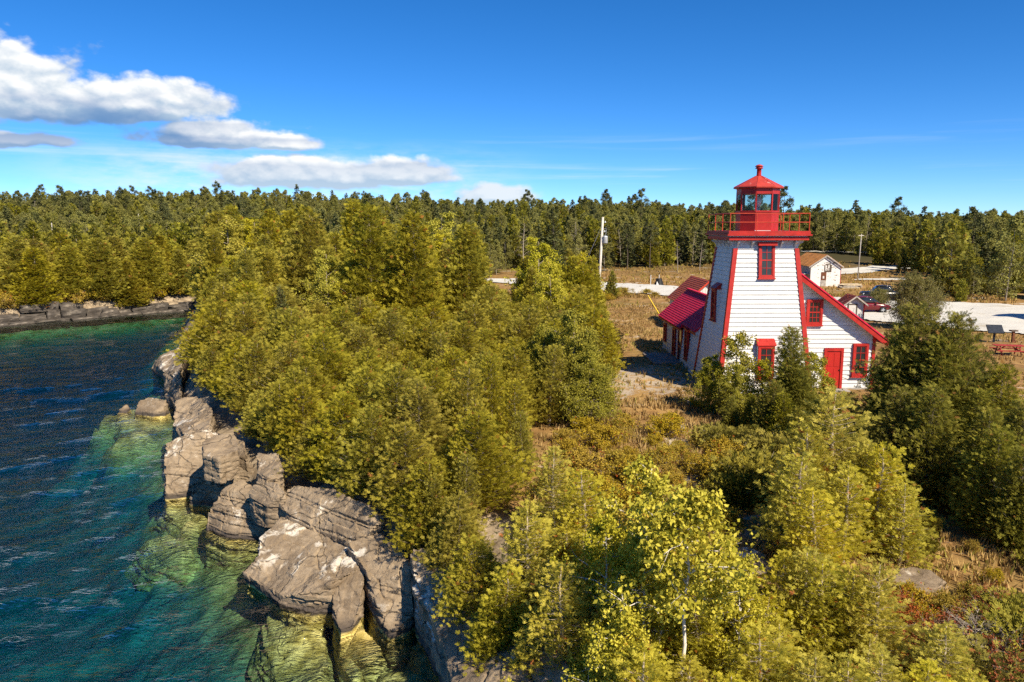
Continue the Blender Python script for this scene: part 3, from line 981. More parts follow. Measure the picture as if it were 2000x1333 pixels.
def weather(me, k=1.0, seed=0.0, bed=0.24):
    """push a remeshed block about: lumps, bedding ledges on the sides, cracks"""
    n = len(me.vertices)
    P = np.empty(n * 3, np.float32)
    N = np.empty(n * 3, np.float32)
    me.vertices.foreach_get('co', P)
    me.vertices.foreach_get('normal', N)
    P, N = P.reshape(-1, 3).astype(float), N.reshape(-1, 3).astype(float)
    x, y, z = P[:, 0] + seed, P[:, 1] - seed, P[:, 2]
    side = 1 - sstep(0.45, 0.85, np.abs(N[:, 2]))
    # split faces: every cell of a jittered grid is pushed and tipped as one flat facet
    d = facets(x, y, z, 1.15, seed) * .055 + facets(x, y, z * 1.6, .40, seed + 3) * .028
    d = d + .025 * fbm(x * .9, y * .9, z * .9, 2) + .012 * fbm(x * 5, y * 5, z * 8, 3)
    b = (z + .10 * x + .06 * y) / bed + .5 * fbm(x * .35, y * .35, z * .2, 2)
    b = b + .45 * vnoise(np.floor(b) * 7.7, 0, 0)
    fr = b - np.floor(b)
    lay = _hash(np.floor(b).astype(np.int64), 3, 7) - .5
    groove = np.exp(-((np.minimum(fr, 1 - fr)) / .07) ** 2)
    d = d + side * (.11 * lay - .06 * groove)
    cr = np.abs(fbm(x * .5 + 5, y * .5, z * .2, 3))
    d = d - .09 * np.exp(-(cr / .022) ** 2)
    tb = fbm(x * .6, y * .6 + 9, 0, 3) * 2.6
    d = d + (1 - side) * .035 * (np.floor(tb) - tb.mean())
    P = P + N * (d * k)[:, None]
    me.vertices.foreach_set('co', P.astype(np.float32).ravel())
    me.polygons.foreach_set('use_smooth', np.ones(len(me.polygons), bool))
    me.update()
    me.set_sharp_from_angle(angle=rad(32))
    return me


def make_rock(key):
    pts = [Vector(p) for p in ROCKS[key]]
    c = sum(pts, Vector()) / len(pts)
    pts = [p - (p - c).normalized() * min(.09, .07 * (p - c).length) for p in pts]
    name, label, zb, vox, foot = ROCK_INFO[key]
    c = sum(pts, Vector()) / len(pts)
    base = Vector((c.x, c.y, zb))
    bot = []
    for p in pts:
        q = Vector((p.x, p.y, zb))
        q += (q - base) * foot
        bot.append(q)
    nn = len(pts)
    bm = bmesh.new()
    tv = [bm.verts.new(p - base) for p in pts]
    bv = [bm.verts.new(p - base) for p in bot]
    bm.faces.new(tv)
    bm.faces.new(list(reversed(bv)))
    for i in range(nn):
        j = (i + 1) % nn
        bm.faces.new((tv[i], bv[i], bv[j], tv[j]))
    bmesh.ops.recalc_face_normals(bm, faces=bm.faces)
    bmesh.ops.triangulate(bm, faces=bm.faces)
    me = bpy.data.meshes.new(name)
    bm.to_mesh(me)
    bm.free()
    r = remeshed(me, vox)
    size = max((p - c).length for p in pts)
    weather(r, min(1.0, 0.35 + size * 0.22), seed=hash_key(key), bed=0.17 + 0.03 * size)
    r.materials.clear()
    r.materials.append(ROCK)
    r.name = name
    o = bpy.data.objects.new(name, r)
    link(o)
    o.location = base
    tag(o, label, 'rock', 'rocks along the shore')
    return o


def hash_key(k):
    return sum(ord(ch) * (i * 7 + 3) for i, ch in enumerate(k)) % 97


for key in ROCKS:
    make_rock(key)

# far side of the cove: a low blocky cliff
rnd = random.Random(11)
cliff = bpy.data.objects.new('cliff', None)
link(cliff)
cliff.location = (-58, 98, 0)
tag(cliff, 'low grey blocky cliff along the far shore of the cove', None, None, 'structure')
far_line = [Vector((-44.5, 108.5, 0)), Vector((-46.8, 109.6, 0)), Vector((-49.5, 107.6, 0)), Vector((-54, 102.0, 0)), Vector((-62.4, 93.0, 0)), Vector((-76, 81.5, 0))]
cliff_meshes = []
for v in range(5):
    bm = bmesh.new()
    bmesh.ops.create_cube(bm, size=1.0)
    for q in bm.verts:
        q.co += Vector((rnd.uniform(-.12, .12), rnd.uniform(-.15, .15), rnd.uniform(-.05, .05)))
        q.co *= 2.2
    m0 = bpy.data.meshes.new('t')
    bm.to_mesh(m0)
    bm.free()
    r = remeshed(m0, 0.16)
    weather(r, 0.8, seed=v * 13.0, bed=0.45)
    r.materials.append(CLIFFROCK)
    cliff_meshes.append(r)
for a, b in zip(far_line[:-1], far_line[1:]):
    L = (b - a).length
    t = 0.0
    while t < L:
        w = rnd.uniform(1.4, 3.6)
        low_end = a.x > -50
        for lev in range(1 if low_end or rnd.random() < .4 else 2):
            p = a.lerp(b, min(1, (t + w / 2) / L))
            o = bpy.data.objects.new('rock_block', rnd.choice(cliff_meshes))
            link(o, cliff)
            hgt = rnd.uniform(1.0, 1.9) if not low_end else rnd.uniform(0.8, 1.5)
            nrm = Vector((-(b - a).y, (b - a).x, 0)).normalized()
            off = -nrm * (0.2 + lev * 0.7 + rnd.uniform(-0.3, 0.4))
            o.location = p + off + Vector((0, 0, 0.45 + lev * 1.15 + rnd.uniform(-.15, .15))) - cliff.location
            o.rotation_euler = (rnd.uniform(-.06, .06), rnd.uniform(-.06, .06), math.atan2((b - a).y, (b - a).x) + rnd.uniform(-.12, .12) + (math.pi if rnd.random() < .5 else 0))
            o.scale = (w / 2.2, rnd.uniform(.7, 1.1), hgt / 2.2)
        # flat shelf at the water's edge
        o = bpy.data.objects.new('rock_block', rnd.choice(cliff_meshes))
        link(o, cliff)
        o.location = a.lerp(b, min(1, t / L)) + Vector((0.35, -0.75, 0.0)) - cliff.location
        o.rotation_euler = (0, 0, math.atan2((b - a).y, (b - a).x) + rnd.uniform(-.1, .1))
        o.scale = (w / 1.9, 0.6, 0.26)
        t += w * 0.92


# ------------------------------------------------------------------ buildings
def wall_boards(parent, z0, z1, step, corners, nrm, name='clapboard', mat=None, skip=None):
    """lapped boards; corners(z) gives the left and right end (in the thing's coordinates) of the wall line at height z"""
    nrm = Vector(nrm)
    z = z0
    while z < z1 - 0.02:
        zt = min(z + step - .014, z1)
        a, b = corners(z)
        c, d = corners(zt)
        if a is not None and (Vector(b) - Vector(a)).length > 0.08:
            a, b, c, d = Vector(a), Vector(b), Vector(c), Vector(d)
            o1, o2 = nrm * 0.046, nrm * 0.004
            back = nrm * -0.02
            q = [a + back, b + back, b + o1, a + o1, c + back, d + back, d + o2, c + o2]
            MB().hexa(q).build(name, mat or WHITE, parent)
        z += step


def window(parent, c, right, up, nrm, w, h, cols, rows, casing=0.11, proud=0.05, frame_mat=None, sill=True, name='window'):
    """casing ring with sashes, glazing bars and glass; c is the centre on the wall face"""
    frame_mat = frame_mat or RED
    c, R, U, N = Vector(c), Vector(right), Vector(up), Vector(nrm)
    m = MB()
    for s in (-1, 1):
        m.obox(c + R * s * (w / 2 - casing / 2) + N * proud / 2, R, U, N, casing / 2, h / 2, proud / 2 + 0.03)
    m.obox(c + U * (h / 2 - casing / 2) + N * (proud / 2 + 0.002), R, U, N, w / 2 - casing, casing / 2, proud / 2 + 0.03)
    m.obox(c - U * (h / 2 - casing / 2) + N * (proud / 2 + 0.002), R, U, N, w / 2 - casing, casing / 2, proud / 2 + 0.03)
    win = m.build(name, frame_mat, parent)
    gw, gh = w - 2 * casing, h - 2 * casing
    MB().obox(c + N * (proud - 0.035), R, U, N, gw / 2, gh / 2, 0.006).build('glass', GLASS, win)
    b = MB()
    for s in (-1, 1):
        b.obox(c + R * s * (gw / 2 - 0.022) + N * (proud - 0.012), R, U, N, 0.022, gh / 2, 0.016)
    for k in range(1, cols):
        b.obox(c + R * (gw * (k / cols - .5)) + N * (proud - 0.014), R, U, N, 0.013, gh / 2, 0.012)
    for k in range(rows + 1):
        th = 0.034 if k in (0, rows) or k * 2 == rows else 0.013
        b.obox(c + U * (gh * (k / rows - .5) * (1 - th / gh * (1 if k in (0, rows) else 0))) + N * (proud - 0.010), R, U, N, gw / 2 - 0.044, th, 0.011)
    b.build('sash', frame_mat, win)
    if sill:
        MB().obox(c - U * (h / 2 + 0.03) + N * 0.06, R, U, N, w / 2 + 0.05, 0.03, 0.09).build('sill', frame_mat, win)
    return win


# ---- lighthouse tower, all coordinates relative to the middle of its base
TX, TY, TZ = 13.55, 43.03, 3.0
lh = empty('lighthouse', (TX, TY, TZ), 'white clapboard lighthouse tower with red lantern and railed gallery', 'lighthouse', rz=rad(1.0))
B0, B1, H = 2.53, 1.64, 8.2                       # half widths at foot and top, wall height
hw = lambda z: B0 + (B1 - B0) * z / H
slope = (B0 - B1) / H
# inner core so nothing shows through the laps
MB().hexa([(-B0 + .03, -B0 + .03, -0.3), (B0 - .03, -B0 + .03, -0.3), (B0 - .03, B0 - .03, -0.3), (-B0 + .03, B0 - .03, -0.3),
           (-B1 + .03, -B1 + .03, H), (B1 - .03, -B1 + .03, H), (B1 - .03, B1 - .03, H), (-B1 + .03, B1 - .03, H)]).build('wall', WHITE, lh)
NF = Vector((0, -1, slope)).normalized()
NL = Vector((-1, 0, slope)).normalized()
NR = Vector((1, 0, slope)).normalized()
NB = Vector((0, 1, slope)).normalized()
ST = 0.242
wall_boards(lh, 0.0, H - 0.1, ST, lambda z: ((-hw(z) + .06, -hw(z), z), (hw(z) - .06, -hw(z), z)), NF)
wall_boards(lh, 0.0, H - 0.1, ST, lambda z: ((-hw(z), hw(z) - .06, z), (-hw(z), -hw(z) + .06, z)), NL)
wall_boards(lh, 0.0, H - 0.1, ST, lambda z: ((hw(z), -hw(z) + .06, z), (hw(z), hw(z) - .06, z)), NR)
for sx, sy in ((-1, -1), (1, -1), (-1, 1), (1, 1)):
    m = MB()
    cw, pr = 0.16, 0.075
    z0, z1 = -0.05, H - 0.42
    lo, hi_ = [], []
    for z, lst in ((z0, lo), (z1, hi_)):
        h_ = hw(z)
        lst += [(sx * (h_ + pr), sy * (h_ + pr), z), (sx * (h_ + pr), sy * (h_ - cw), z), (sx * (h_ - .02), sy * (h_ - cw), z),
                (sx * (h_ - .02), sy * (h_ - .02), z), (sx * (h_ - cw), sy * (h_ - .02), z), (sx * (h_ - cw), sy * (h_ + pr), z)]
    m.add(lo + hi_, [tuple(range(6)), tuple(range(6, 12))] + [(k, (k + 1) % 6, 6 + (k + 1) % 6, 6 + k) for k in range(6)])
    m.build('corner_board', RED, lh)
MB().box((-B1 - .05, -B1 - .05, H - .42), (B1 + .05, B1 + .05, H - .02)).build('frieze_board', WHITE2, lh)
# brackets under the gallery
for k in range(4):
    ang = k * math.pi / 2
    for u in (-1.55, -0.78, 0.0, 0.78, 1.55):
        if k == 0 and u == 0.0:
            continue
        m = MB()
        d0, d1 = B1 + .05, 2.02
        prof = [(d0, H - .02), (d1, H - .02), (d1, H - .10), (d0 + .16, H - .18), (d0 + .05, H - .38), (d0, H - .40)]
        pts = []
        for dd, z in prof:
            x_, y_ = u - 0.05, -dd
            pts.append((x_ * math.cos(ang) - y_ * math.sin(ang), x_ * math.sin(ang) + y_ * math.cos(ang), z))
        m.prism(pts, (0.10 * math.cos(ang), 0.10 * math.sin(ang), 0))
        m.build('bracket', WHITE2, lh)
# gallery
gal = MB().box((-2.12, -2.12, H + .02), (2.12, 2.12, H + .20)).build('gallery_fascia', RED, lh)
MB().box((-2.24, -2.24, H + .25), (2.24, 2.24, H + .34)).build('gallery_ledge', RED, lh)
MB().box((-2.05, -2.05, H + .20), (2.05, 2.05, H + .25)).build('gallery_soffit', WHITE2, lh)
deck = MB().box((-2.17, -2.17, H + .34), (2.17, 2.17, H + .50)).build('gallery_deck', RED, lh)
DZ = H + .50
G = 2.10
ps = [-G, -G + 2 * G / 3, -G + 4 * G / 3, G]
done = set()
for a in ps:
    for b in (-G, G):
        for (x_, y_) in ((a, b), (b, a)):
            if (round(x_, 2), round(y_, 2)) in done:
                continue
            done.add((round(x_, 2), round(y_, 2)))
            MB().tube([(x_, y_, DZ - .02), (x_, y_, DZ + .92)], [.024, .024], 8).build('railing_post', RAILRED, lh)
for zz in (.46, .92):
    for s in (-1, 1):
        MB().tube([(-G - .02, s * G, DZ + zz), (G + .02, s * G, DZ + zz)], [.022, .022], 8).build('railing_bar', RAILRED, lh)
        MB().tube([(s * G, -G, DZ + zz + .003), (s * G, G, DZ + zz + .003)], [.021, .021], 8).build('railing_bar', RAILRED, lh)
# lantern, eight-sided with flats to the tower faces
LR = 1.14
PH = math.pi / 8
oct_ = lambda r: [(r * math.cos(PH + k * math.pi / 4), r * math.sin(PH + k * math.pi / 4)) for k in range(8)]
for k in range(8):
    (x0, y0), (x1, y1) = oct_(LR)[k], oct_(LR)[(k + 1) % 8]
    (u0, v0), (u1, v1) = oct_(LR - .05)[k], oct_(LR - .05)[(k + 1) % 8]
    MB().hexa([(u0, v0, DZ), (x0, y0, DZ), (x1, y1, DZ), (u1, v1, DZ), (u0, v0, DZ + 1.02), (x0, y0, DZ + 1.02), (x1, y1, DZ + 1.02), (u1, v1, DZ + 1.02)]).build('lantern_panel', LANTERN, lh)
    p0, p1 = Vector((x0, y0, 0)), Vector((x1, y1, 0))
    q0, q1 = p0.lerp(p1, .07) * .975, p0.lerp(p1, .93) * .975
    nn = (p0 + p1).normalized() * .012
    Zv = Vector((0, 0, 1))
    MB().hexa([q0 - nn + Zv * (DZ + 1.10), q0 + nn + Zv * (DZ + 1.10), q1 + nn + Zv * (DZ + 1.10), q1 - nn + Zv * (DZ + 1.10),
               q0 - nn + Zv * (DZ + 1.98), q0 + nn + Zv * (DZ + 1.98), q1 + nn + Zv * (DZ + 1.98), q1 - nn + Zv * (DZ + 1.98)]).build('lantern_pane', CLEAR, lh)
    MB().bar((x0 * .975, y0 * .975, DZ + 1.0), (x0 * .975, y0 * .975, DZ + 2.1), .075, .075, (x0, y0, 0)).build('mullion', LANTERN, lh)
m = MB()
m.lathe([(LR - .08, DZ + 1.0), (LR + .03, DZ + 1.0), (LR + .03, DZ + 1.09), (LR - .08, DZ + 1.09)], n=8, ph=PH)
m.build('lantern_sill', LANTERN, lh)
MB().lathe([(LR - .08, DZ + 1.98), (LR + .01, DZ + 1.98), (LR + .01, DZ + 2.34), (LR - .08, DZ + 2.34)], n=8, ph=PH).build('lantern_band', LANTERN, lh)
rf = MB().lathe([(LR, DZ + 2.26), (1.32, DZ + 2.30), (1.33, DZ + 2.36), (1.30, DZ + 2.39), (.15, DZ + 2.98), (.05, DZ + 2.99)], n=8, ph=PH).build('lantern_roof', LROOF, lh)
for k in range(8):
    (x0, y0), (x1, y1) = oct_(1.29)[k], oct_(.16)[k]
    MB().tube([(x0, y0, DZ + 2.395), (x1, y1, DZ + 2.985)], [.014, .014], 5).build('seam', LROOF, rf)
MB().lathe([(.15, DZ + 2.94), (.125, DZ + 3.05), (.12, DZ + 3.34), (.15, DZ + 3.36), (.22, DZ + 3.37), (.18, DZ + 3.44), (.13, DZ + 3.46)], n=16).build('ventilator', LANTERN, lh, True)
MB().lathe([(.20, DZ + 3.47), (.225, DZ + 3.485), (.225, DZ + 3.51), (.10, DZ + 3.585), (.02, DZ + 3.60)], n=16).build('ventilator_cap', LROOF, lh, True)
# lamp inside
lens = surf('lens_glass', (0.85, 0.86, 0.84), 0.08, 0.05, 6.0, spec=0.9)
MB().lathe([(.06, DZ + .5), (.06, DZ + 1.28), (.16, DZ + 1.30), (.16, DZ + 1.34), (.05, DZ + 1.36)], n=14).build('lamp_stand', GREYMETAL, lh)
MB().lathe([(.08, DZ + 1.30), (.17, DZ + 1.40), (.20, DZ + 1.58), (.17, DZ + 1.78), (.07, DZ + 1.88)], n=18).build('lamp_lens', lens, lh, True)
MB().box((-.5, -LR - .12, DZ + .005), (.35, -LR - .02, DZ + .03)).build('threshold', WHITE2, lh)
# front windows (upright boxes let into the sloping face)
zc = 7.15
window(lh, (0.02, -hw(zc) - .02, zc), (1, 0, 0), (0, NF.z, NF.y * -1), NF, 0.86, 1.92, 2, 4, .12, .09)
MB().obox((0.02, -hw(8.02) - .16, 8.03), (1, 0, 0), (0, 1, 0), (0, 0, 1), .50, .14, .10).build('window_cap', RED, lh)


def hooded(parent, rot, zc, w, h, cols, rows):
    """upright window box standing out of the sloping wall, with its own little roof"""
    R = Matrix.Rotation(rot, 3, 'Z')
    yb = -hw(zc - h / 2) - .07
    win = window(parent, R @ Vector((0, yb, zc)), R @ Vector((1, 0, 0)), (0, 0, 1), R @ Vector((0, -1, 0)), w, h, cols, rows, .11, .05)
    yt = -hw(zc + h / 2)
    for s in (-1, 1):
        a = [(s * w / 2, yb, zc - h / 2), (s * w / 2, yb, zc + h / 2), (s * w / 2, yt + .05, zc + h / 2), (s * w / 2, -hw(zc - h / 2) + .05, zc - h / 2)]
        MB().prism([R @ Vector(p) for p in a], R @ Vector((-s * .03, 0, 0))).build('cheek', WHITE2, win)
    a = [(-w / 2 - .06, yb - .12, zc + h / 2 + .0), (-w / 2 - .06, yb - .12, zc + h / 2 + .06), (-w / 2 - .06, -hw(zc + h / 2 + .42) + .03, zc + h / 2 + .42),
         (-w / 2 - .06, -hw(zc + h / 2) + .03, zc + h / 2 + .0)]
    MB().prism([R @ Vector(p) for p in a], R @ Vector((w + .12, 0, 0))).build('hood', RED, win)
    return win


hooded(lh, 0.0, 1.75, 0.88, 1.75, 2, 4)
hooded(lh, -math.pi / 2, 4.6, 0.80, 1.75, 2, 4)

# ---- keeper's house: gabled part on the right, long rear wing on the left
KX, KY, KZ = 15.6, 47.5, 3.0
kh = empty('keepers_house', (KX, KY, KZ), 'white clapboard house with red trim built against the lighthouse tower', 'house')
O = lambda x, y, z: (x - KX, y - KY, z - KZ)
RX, RZ, SL = 20.62, 5.72, 0.735                     # eave of the right-hand roof and its slope
FY = 42.0
rake = lambda z: min(20.02, RX - (z - RZ) / SL - .12)
MB().hexa([O(14.2, FY + .03, 2.7), O(20.0, FY + .03, 2.7), O(20.0, 50, 2.7), O(14.2, 50, 2.7), O(14.2, FY + .03, 6.0), O(20.0, FY + .03, 6.0), O(20.0, 50, 6.0), O(14.2, 50, 6.0)]).build('wall', WHITE, kh)
MB().prism([O(14.2, FY + .03, 6.0), O(19.95, FY + .03, 6.0), O(14.9, FY + .03, 9.72), O(14.2, FY + .03, 9.2)], (0, 7.9, 0)).build('gable_wall', WHITE, kh)
wall_boards(kh, 0.05, 6.6, 0.250, lambda z: ((14.2 - KX, FY - KY, z), (max(14.25, rake(z + KZ)) - KX, FY - KY, z)), (0, -1, 0))
wall_boards(kh, 0.05, 2.6, 0.250, lambda z: ((20.0 - KX, FY - KY + .03, z), (20.0 - KX, 50 - KY, z)), (1, 0, 0))
MB().box(O(19.93, FY - .09, 2.95), O(20.09, FY + .10, 5.95)).build('corner_board', RED, kh)
MB().box(O(15.0, FY - .05, 2.6), O(20.05, FY + .02, 3.05)).build('foundation', CONC, kh)


def slope_roof(parent, name, mat, e0, e1, r0, r1, courses, thick=0.10, over=0.02):
    """shingle courses stepping from the eave (e0-e1) to the ridge (r0-r1)"""
    e0, e1, r0, r1 = map(Vector, (e0, e1, r0, r1))
    up = (e1 - e0).cross(r0 - e0).normalized()
    if up.z < 0:
        up = -up
    m = MB()
    m.hexa([e0 - up * thick, e1 - up * thick, r1 - up * thick, r0 - up * thick, e0, e1, r1, r0])
    for k in range(courses):
        a, b = k / courses, (k + 1) / courses + .35 / courses
        b = min(b, 1.0)
        p0, p1, q1, q0 = e0.lerp(r0, a), e1.lerp(r1, a), e1.lerp(r1, b), e0.lerp(r0, b)
        m.hexa([p0 + up * .002, p1 + up * .002, q1 + up * .001, q0 + up * .001, p0 + up * .034, p1 + up * .034, q1 + up * .006, q0 + up * .006])
    return m.build(name, mat, parent)


rr_ = slope_roof(kh, 'roof', CRIMSON, O(RX, FY - .42, RZ), O(RX, 50.3, RZ), O(14.9, FY - .42, RZ + (RX - 14.9) * SL), O(14.9, 50.3, RZ + (RX - 14.9) * SL), 24)
sn = Vector((SL, 0, 1)).normalized()
# red barge board along the rake, soffit behind it
ex, ez = RX + .03, RZ - .02
m = MB()
pts = [O(ex, FY - .48, ez - .02), O(14.9, FY - .48, ez + (ex - 14.9) * SL - .02), O(14.9, FY - .48, ez + (ex - 14.9) * SL - .34), O(ex - .12, FY - .48, ez - .26)]
m.prism(pts, (0, .05, 0)).build('barge_board', RED, kh)
m = MB()
pts = [O(ex + .02, FY - .52, ez + .05), O(14.9, FY - .52, ez + (ex - 14.9) * SL + .06), O(14.9, FY - .52, ez + (ex - 14.9) * SL - .02), O(ex + .02, FY - .52, ez - .04)]
m.prism(pts, (0, .035, 0)).build('rake_trim', CRIMSON, kh)
m = MB()
pts = [O(ex - .1, FY - .43, ez - .17), O(14.9, FY - .43, ez + (ex - 14.9) * SL - .25), O(14.9, FY + .0, ez + (ex - 14.9) * SL - .25), O(ex - .1, FY + .0, ez - .17)]
m.prism(pts, (0, 0, .03)).build('soffit', WHITE2, kh)
MB().box(O(RX - .1, FY - .42, RZ - .20), O(RX - .04, 50.2, RZ - .06)).build('eave_board', RED, kh)
# right-hand front: attic window, door, parlour window
window(kh, O(16.60, FY - .03, 7.28), (1, 0, 0), (0, 0, 1), (0, -1, 0), .88, 1.42, 3, 4, .12, .10)
window(kh, O(19.28, FY - .03, 4.62), (1, 0, 0), (0, 0, 1), (0, -1, 0), .84, 1.84, 2, 4, .12, .10)
dr = MB()
for s in (-1, 1):
    dr.box(O(17.82 + s * .46 - .07, FY - .12, 3.02), O(17.82 + s * .46 + .07, FY - .02, 5.12))
dr.box(O(17.82 - .53, FY - .123, 5.122), O(17.82 + .53, FY - .02, 5.27))
door = dr.build('door_frame', RED, kh)
dd = MB().box(O(17.43, FY - .070, 3.05), O(18.21, FY - .015, 5.11)).build('door', DOORRED, kh)
for (x0, x1, z0, z1) in ((17.50, 17.79, 4.25, 5.0), (17.85, 18.14, 4.25, 5.0), (17.50, 17.79, 3.2, 4.1), (17.85, 18.14, 3.2, 4.1)):
    MB().box(O(x0, FY - .083, z0), O(x1, FY - .0702, z1)).build('door_panel', DOORRED, dd)
MB().lathe([(.012, 0), (.035, .01), (.035, .05), (.012, .06)], O(18.15, FY - .10, 4.02), 10).build('handle', BLACK, dd)
MB().box(O(17.1, FY - .75, 2.7), O(18.6, FY - .04, 3.0)).build('door_step', CONC, kh)

# rear wing
WL, WR_, WY0, WY1 = 11.22, 14.8, 49.6, 56.35
MB().box(O(WL + .03, 46.0, 2.7), O(WR_, WY1 - .03, 5.32)).build('wing_wall', WHITE, kh)
MB().prism([O(WL + .05, WY1 - .03, 5.32), O(WR_ - .05, WY1 - .03, 5.32), O(13.0, WY1 - .03, 7.1)], (0, -10.0, 0)).build('wing_gable', WHITE, kh)
wall_boards(kh, 0.0, 2.30, 0.232, lambda z: ((WL - KX, WY1 - KY, z), (WL - KX, WY0 - KY, z)), (-1, 0, 0))
# near part of that wall leans in with the tower's face
MB().hexa([O(TX - hw(-.2) + .03, 45.2, 2.8), O(13.5, 45.2, 2.8), O(13.5, WY0, 2.8), O(TX - hw(-.2) + .03, WY0, 2.8),
           O(TX - hw(2.9) + .03, 45.2, 5.9), O(13.5, 45.2, 5.9), O(13.5, WY0, 5.9), O(TX - hw(2.9) + .03, WY0, 5.9)]).build('leaning_wall', WHITE, kh)
wall_boards(kh, 0.0, 2.80, ST, lambda z: ((TX - hw(z) - KX, WY0 + .02 - KY, z), (TX - hw(z) - KX, TY + hw(z) - .1 - KY, z)), NL)
MB().bar(O(TX - hw(0) - .03, WY0 + .0, 3.0), O(TX - hw(2.8) - .03, WY0 + .0, 5.75), .05, .05).build('corner_strip', WHITE2, kh)
ev, es = 5.40, 0.90
zr = ev + (13.0 - 10.86) * es
slope_roof(kh, 'wing_roof', CRIMSON, O(10.86, WY0 - .02, ev), O(10.86, WY1 + .35, ev), O(13.0, WY0 - .02, zr), O(13.0, WY1 + .35, zr), 17)
x2 = 11.06
slope_roof(kh, 'wing_roof', CRIMSON, O(x2, 46.1, ev + (x2 - 10.86) * es + .06), O(x2, WY0 + .02, ev + (x2 - 10.86) * es + .06), O(13.0, 45.1, zr + .06), O(13.0, WY0 + .02, zr + .06), 15)
slope_roof(kh, 'wing_roof', CRIMSON, O(15.14, 45.1, ev), O(15.14, WY1 + .35, ev), O(13.0, 45.1, zr), O(13.0, WY1 + .35, zr), 17)
MB().bar(O(13.0, 45.0, zr + .05), O(13.0, WY1 + .37, zr + .05), .22, .10).build('ridge_cap', CRIMSON, kh)
MB().box(O(x2 + .02, 46.12, ev + .0), O(x2 + .06, WY0 + .0, ev + .13)).build('eave_board', RED, kh)
MB().box(O(10.88, WY0 + .02, ev - .19), O(10.93, WY1 + .3, ev - .07)).build('eave_board', RED, kh)
MB().prism([O(x2 + .07, 46.08, ev - .02), O(x2 + .07, 46.08, ev + .17), O(x2 + .50, 46.08, ev + .52), O(x2 + .50, 46.08, ev + .02)], (0, .04, 0)).build('eave_end', WHITE2, kh)
for yy, zc_, w_, h_ in ((55.35, 4.35, .72, 1.25), (52.2, 4.15, .80, 1.75)):
    window(kh, O(WL - .03, yy, zc_), (0, -1, 0), (0, 0, 1), (-1, 0, 0), w_, h_, 2, 4, .10, .09)
m = MB()
for s in (-1, 1):
    m.box(O(WL - .12, 50.35 + s * .5 - .07, 3.0), O(WL - .02, 50.35 + s * .5 + .07, 5.15))
m.box(O(WL - .123, 49.78, 5.152), O(WL - .02, 50.92, 5.27))
sd = m.build('side_door_frame', RED, kh)
MB().box(O(WL - .075, 49.92, 3.05), O(WL - .02, 50.78, 5.14)).build('screen', GLASS, sd)
MB().box(O(WL - .095, 49.92, 3.95), O(WL - .0751, 50.78, 4.08)).build('rail', RED, sd)
window(kh, O(TX - hw(1.5) - .06, 48.15, 4.55), (0, -1, 0), (0, 0, 1), (-1, 0, 0), .80, 1.95, 2, 4, .11, .10)
MB().box(O(9.2, 49.2, 2.8), O(11.15, 53.4, 3.12)).build('porch_slab', PORCH, kh)

# ---- storage shed with brown-red roof, behind the wing
sh = empty('storage_shed', (16.9, 69.0, 3.0), 'white board shed with brown-red shingle roof behind the crimson roof', 'shed')
MB().box((-2.0, -3.0, -.2), (2.0, 3.0, 2.45)).build('wall', WHITE, sh)
MB().prism([(-2.0, -2.97, 2.45), (2.0, -2.97, 2.45), (0, -2.97, 4.25)], (0, 5.94, 0)).build('gable_wall', WHITE, sh)
for k in range(16):
    x0 = -2.0 + k * .25
    top = 2.45 + (1 - abs((x0 + .125) / 2.0)) * 1.80
    MB().box((x0 + .008, -3.05, -.1), (x0 + .242, -3.0, top)).build('board', WHITE2, sh)
    MB().box((-2.05, -3.0 + k * .375 + .01, -.1), (-2.0, -3.0 + k * .375 + .365, 2.4)).build('board', WHITE2, sh)
slope_roof(sh, 'roof', BRICKRED, (-2.25, -3.35, 2.28), (-2.25, 3.35, 2.28), (0, -3.35, 4.33), (0, 3.35, 4.33), 15)
slope_roof(sh, 'roof', BRICKRED, (2.25, -3.35, 2.28), (2.25, 3.35, 2.28), (0, -3.35, 4.33), (0, 3.35, 4.33), 15)
for s in (-1, 1):
    MB().prism([(s * 2.28, -3.40, 2.27), (0, -3.40, 4.36), (0, -3.40, 4.18), (s * 2.28, -3.40, 2.09)], (0, .05, 0)).build('barge_board', RAILRED, sh)
MB().box((-.45, -3.08, 0), (.45, -3.052, 2.0)).build('door', GREYWOOD, sh)

# ---- weathered barn with rusty roof
bn_ = empty('weathered_barn', (46.6, 118.2, tz(46.6, 118.2)), 'old barn with rusty sheet roof and flaking white gable wall', 'barn', rz=rad(-4))
bw, bl, be, bp = 2.15, 4.6, 3.25, 4.75
MB().box((-bw, -bl, -.3), (bw, bl, be)).build('wall', GREYWOOD, bn_)
gb = MB().prism([(-bw, -bl - .04, -.3), (bw, -bl - .04, -.3), (bw, -bl - .04, be), (0, -bl - .04, bp - .08), (-bw, -bl - .04, be)], (0, .05, 0)).build('gable_wall', PEEL, bn_)
MB().prism([(-bw, bl, be), (bw, bl, be), (0, bl, bp - .08)], (0, -.06, 0)).build('rear_gable', GREYWOOD, bn_)
for s in (-1, 1):
    for k in range(10):
        y0 = -bl - .3 + k * (2 * bl + .6) / 10
        y1 = y0 + (2 * bl + .6) / 10 + .05
        lift = .012 * (k % 2)
        e = Vector((s * (bw + .32), 0, be - .22 + lift))
        r = Vector((0, 0, bp + lift))
        up = Vector((s * (bp - be + .22), 0, bw + .32)).normalized() * .03
        Yv = Vector((0, 1, 0))
        MB().hexa([e + Yv * y0, e + Yv * y1, r + Yv * y1, r + Yv * y0, e + Yv * y0 + up, e + Yv * y1 + up, r + Yv * y1 + up, r + Yv * y0 + up]).build('roof_sheet', RUST, bn_)
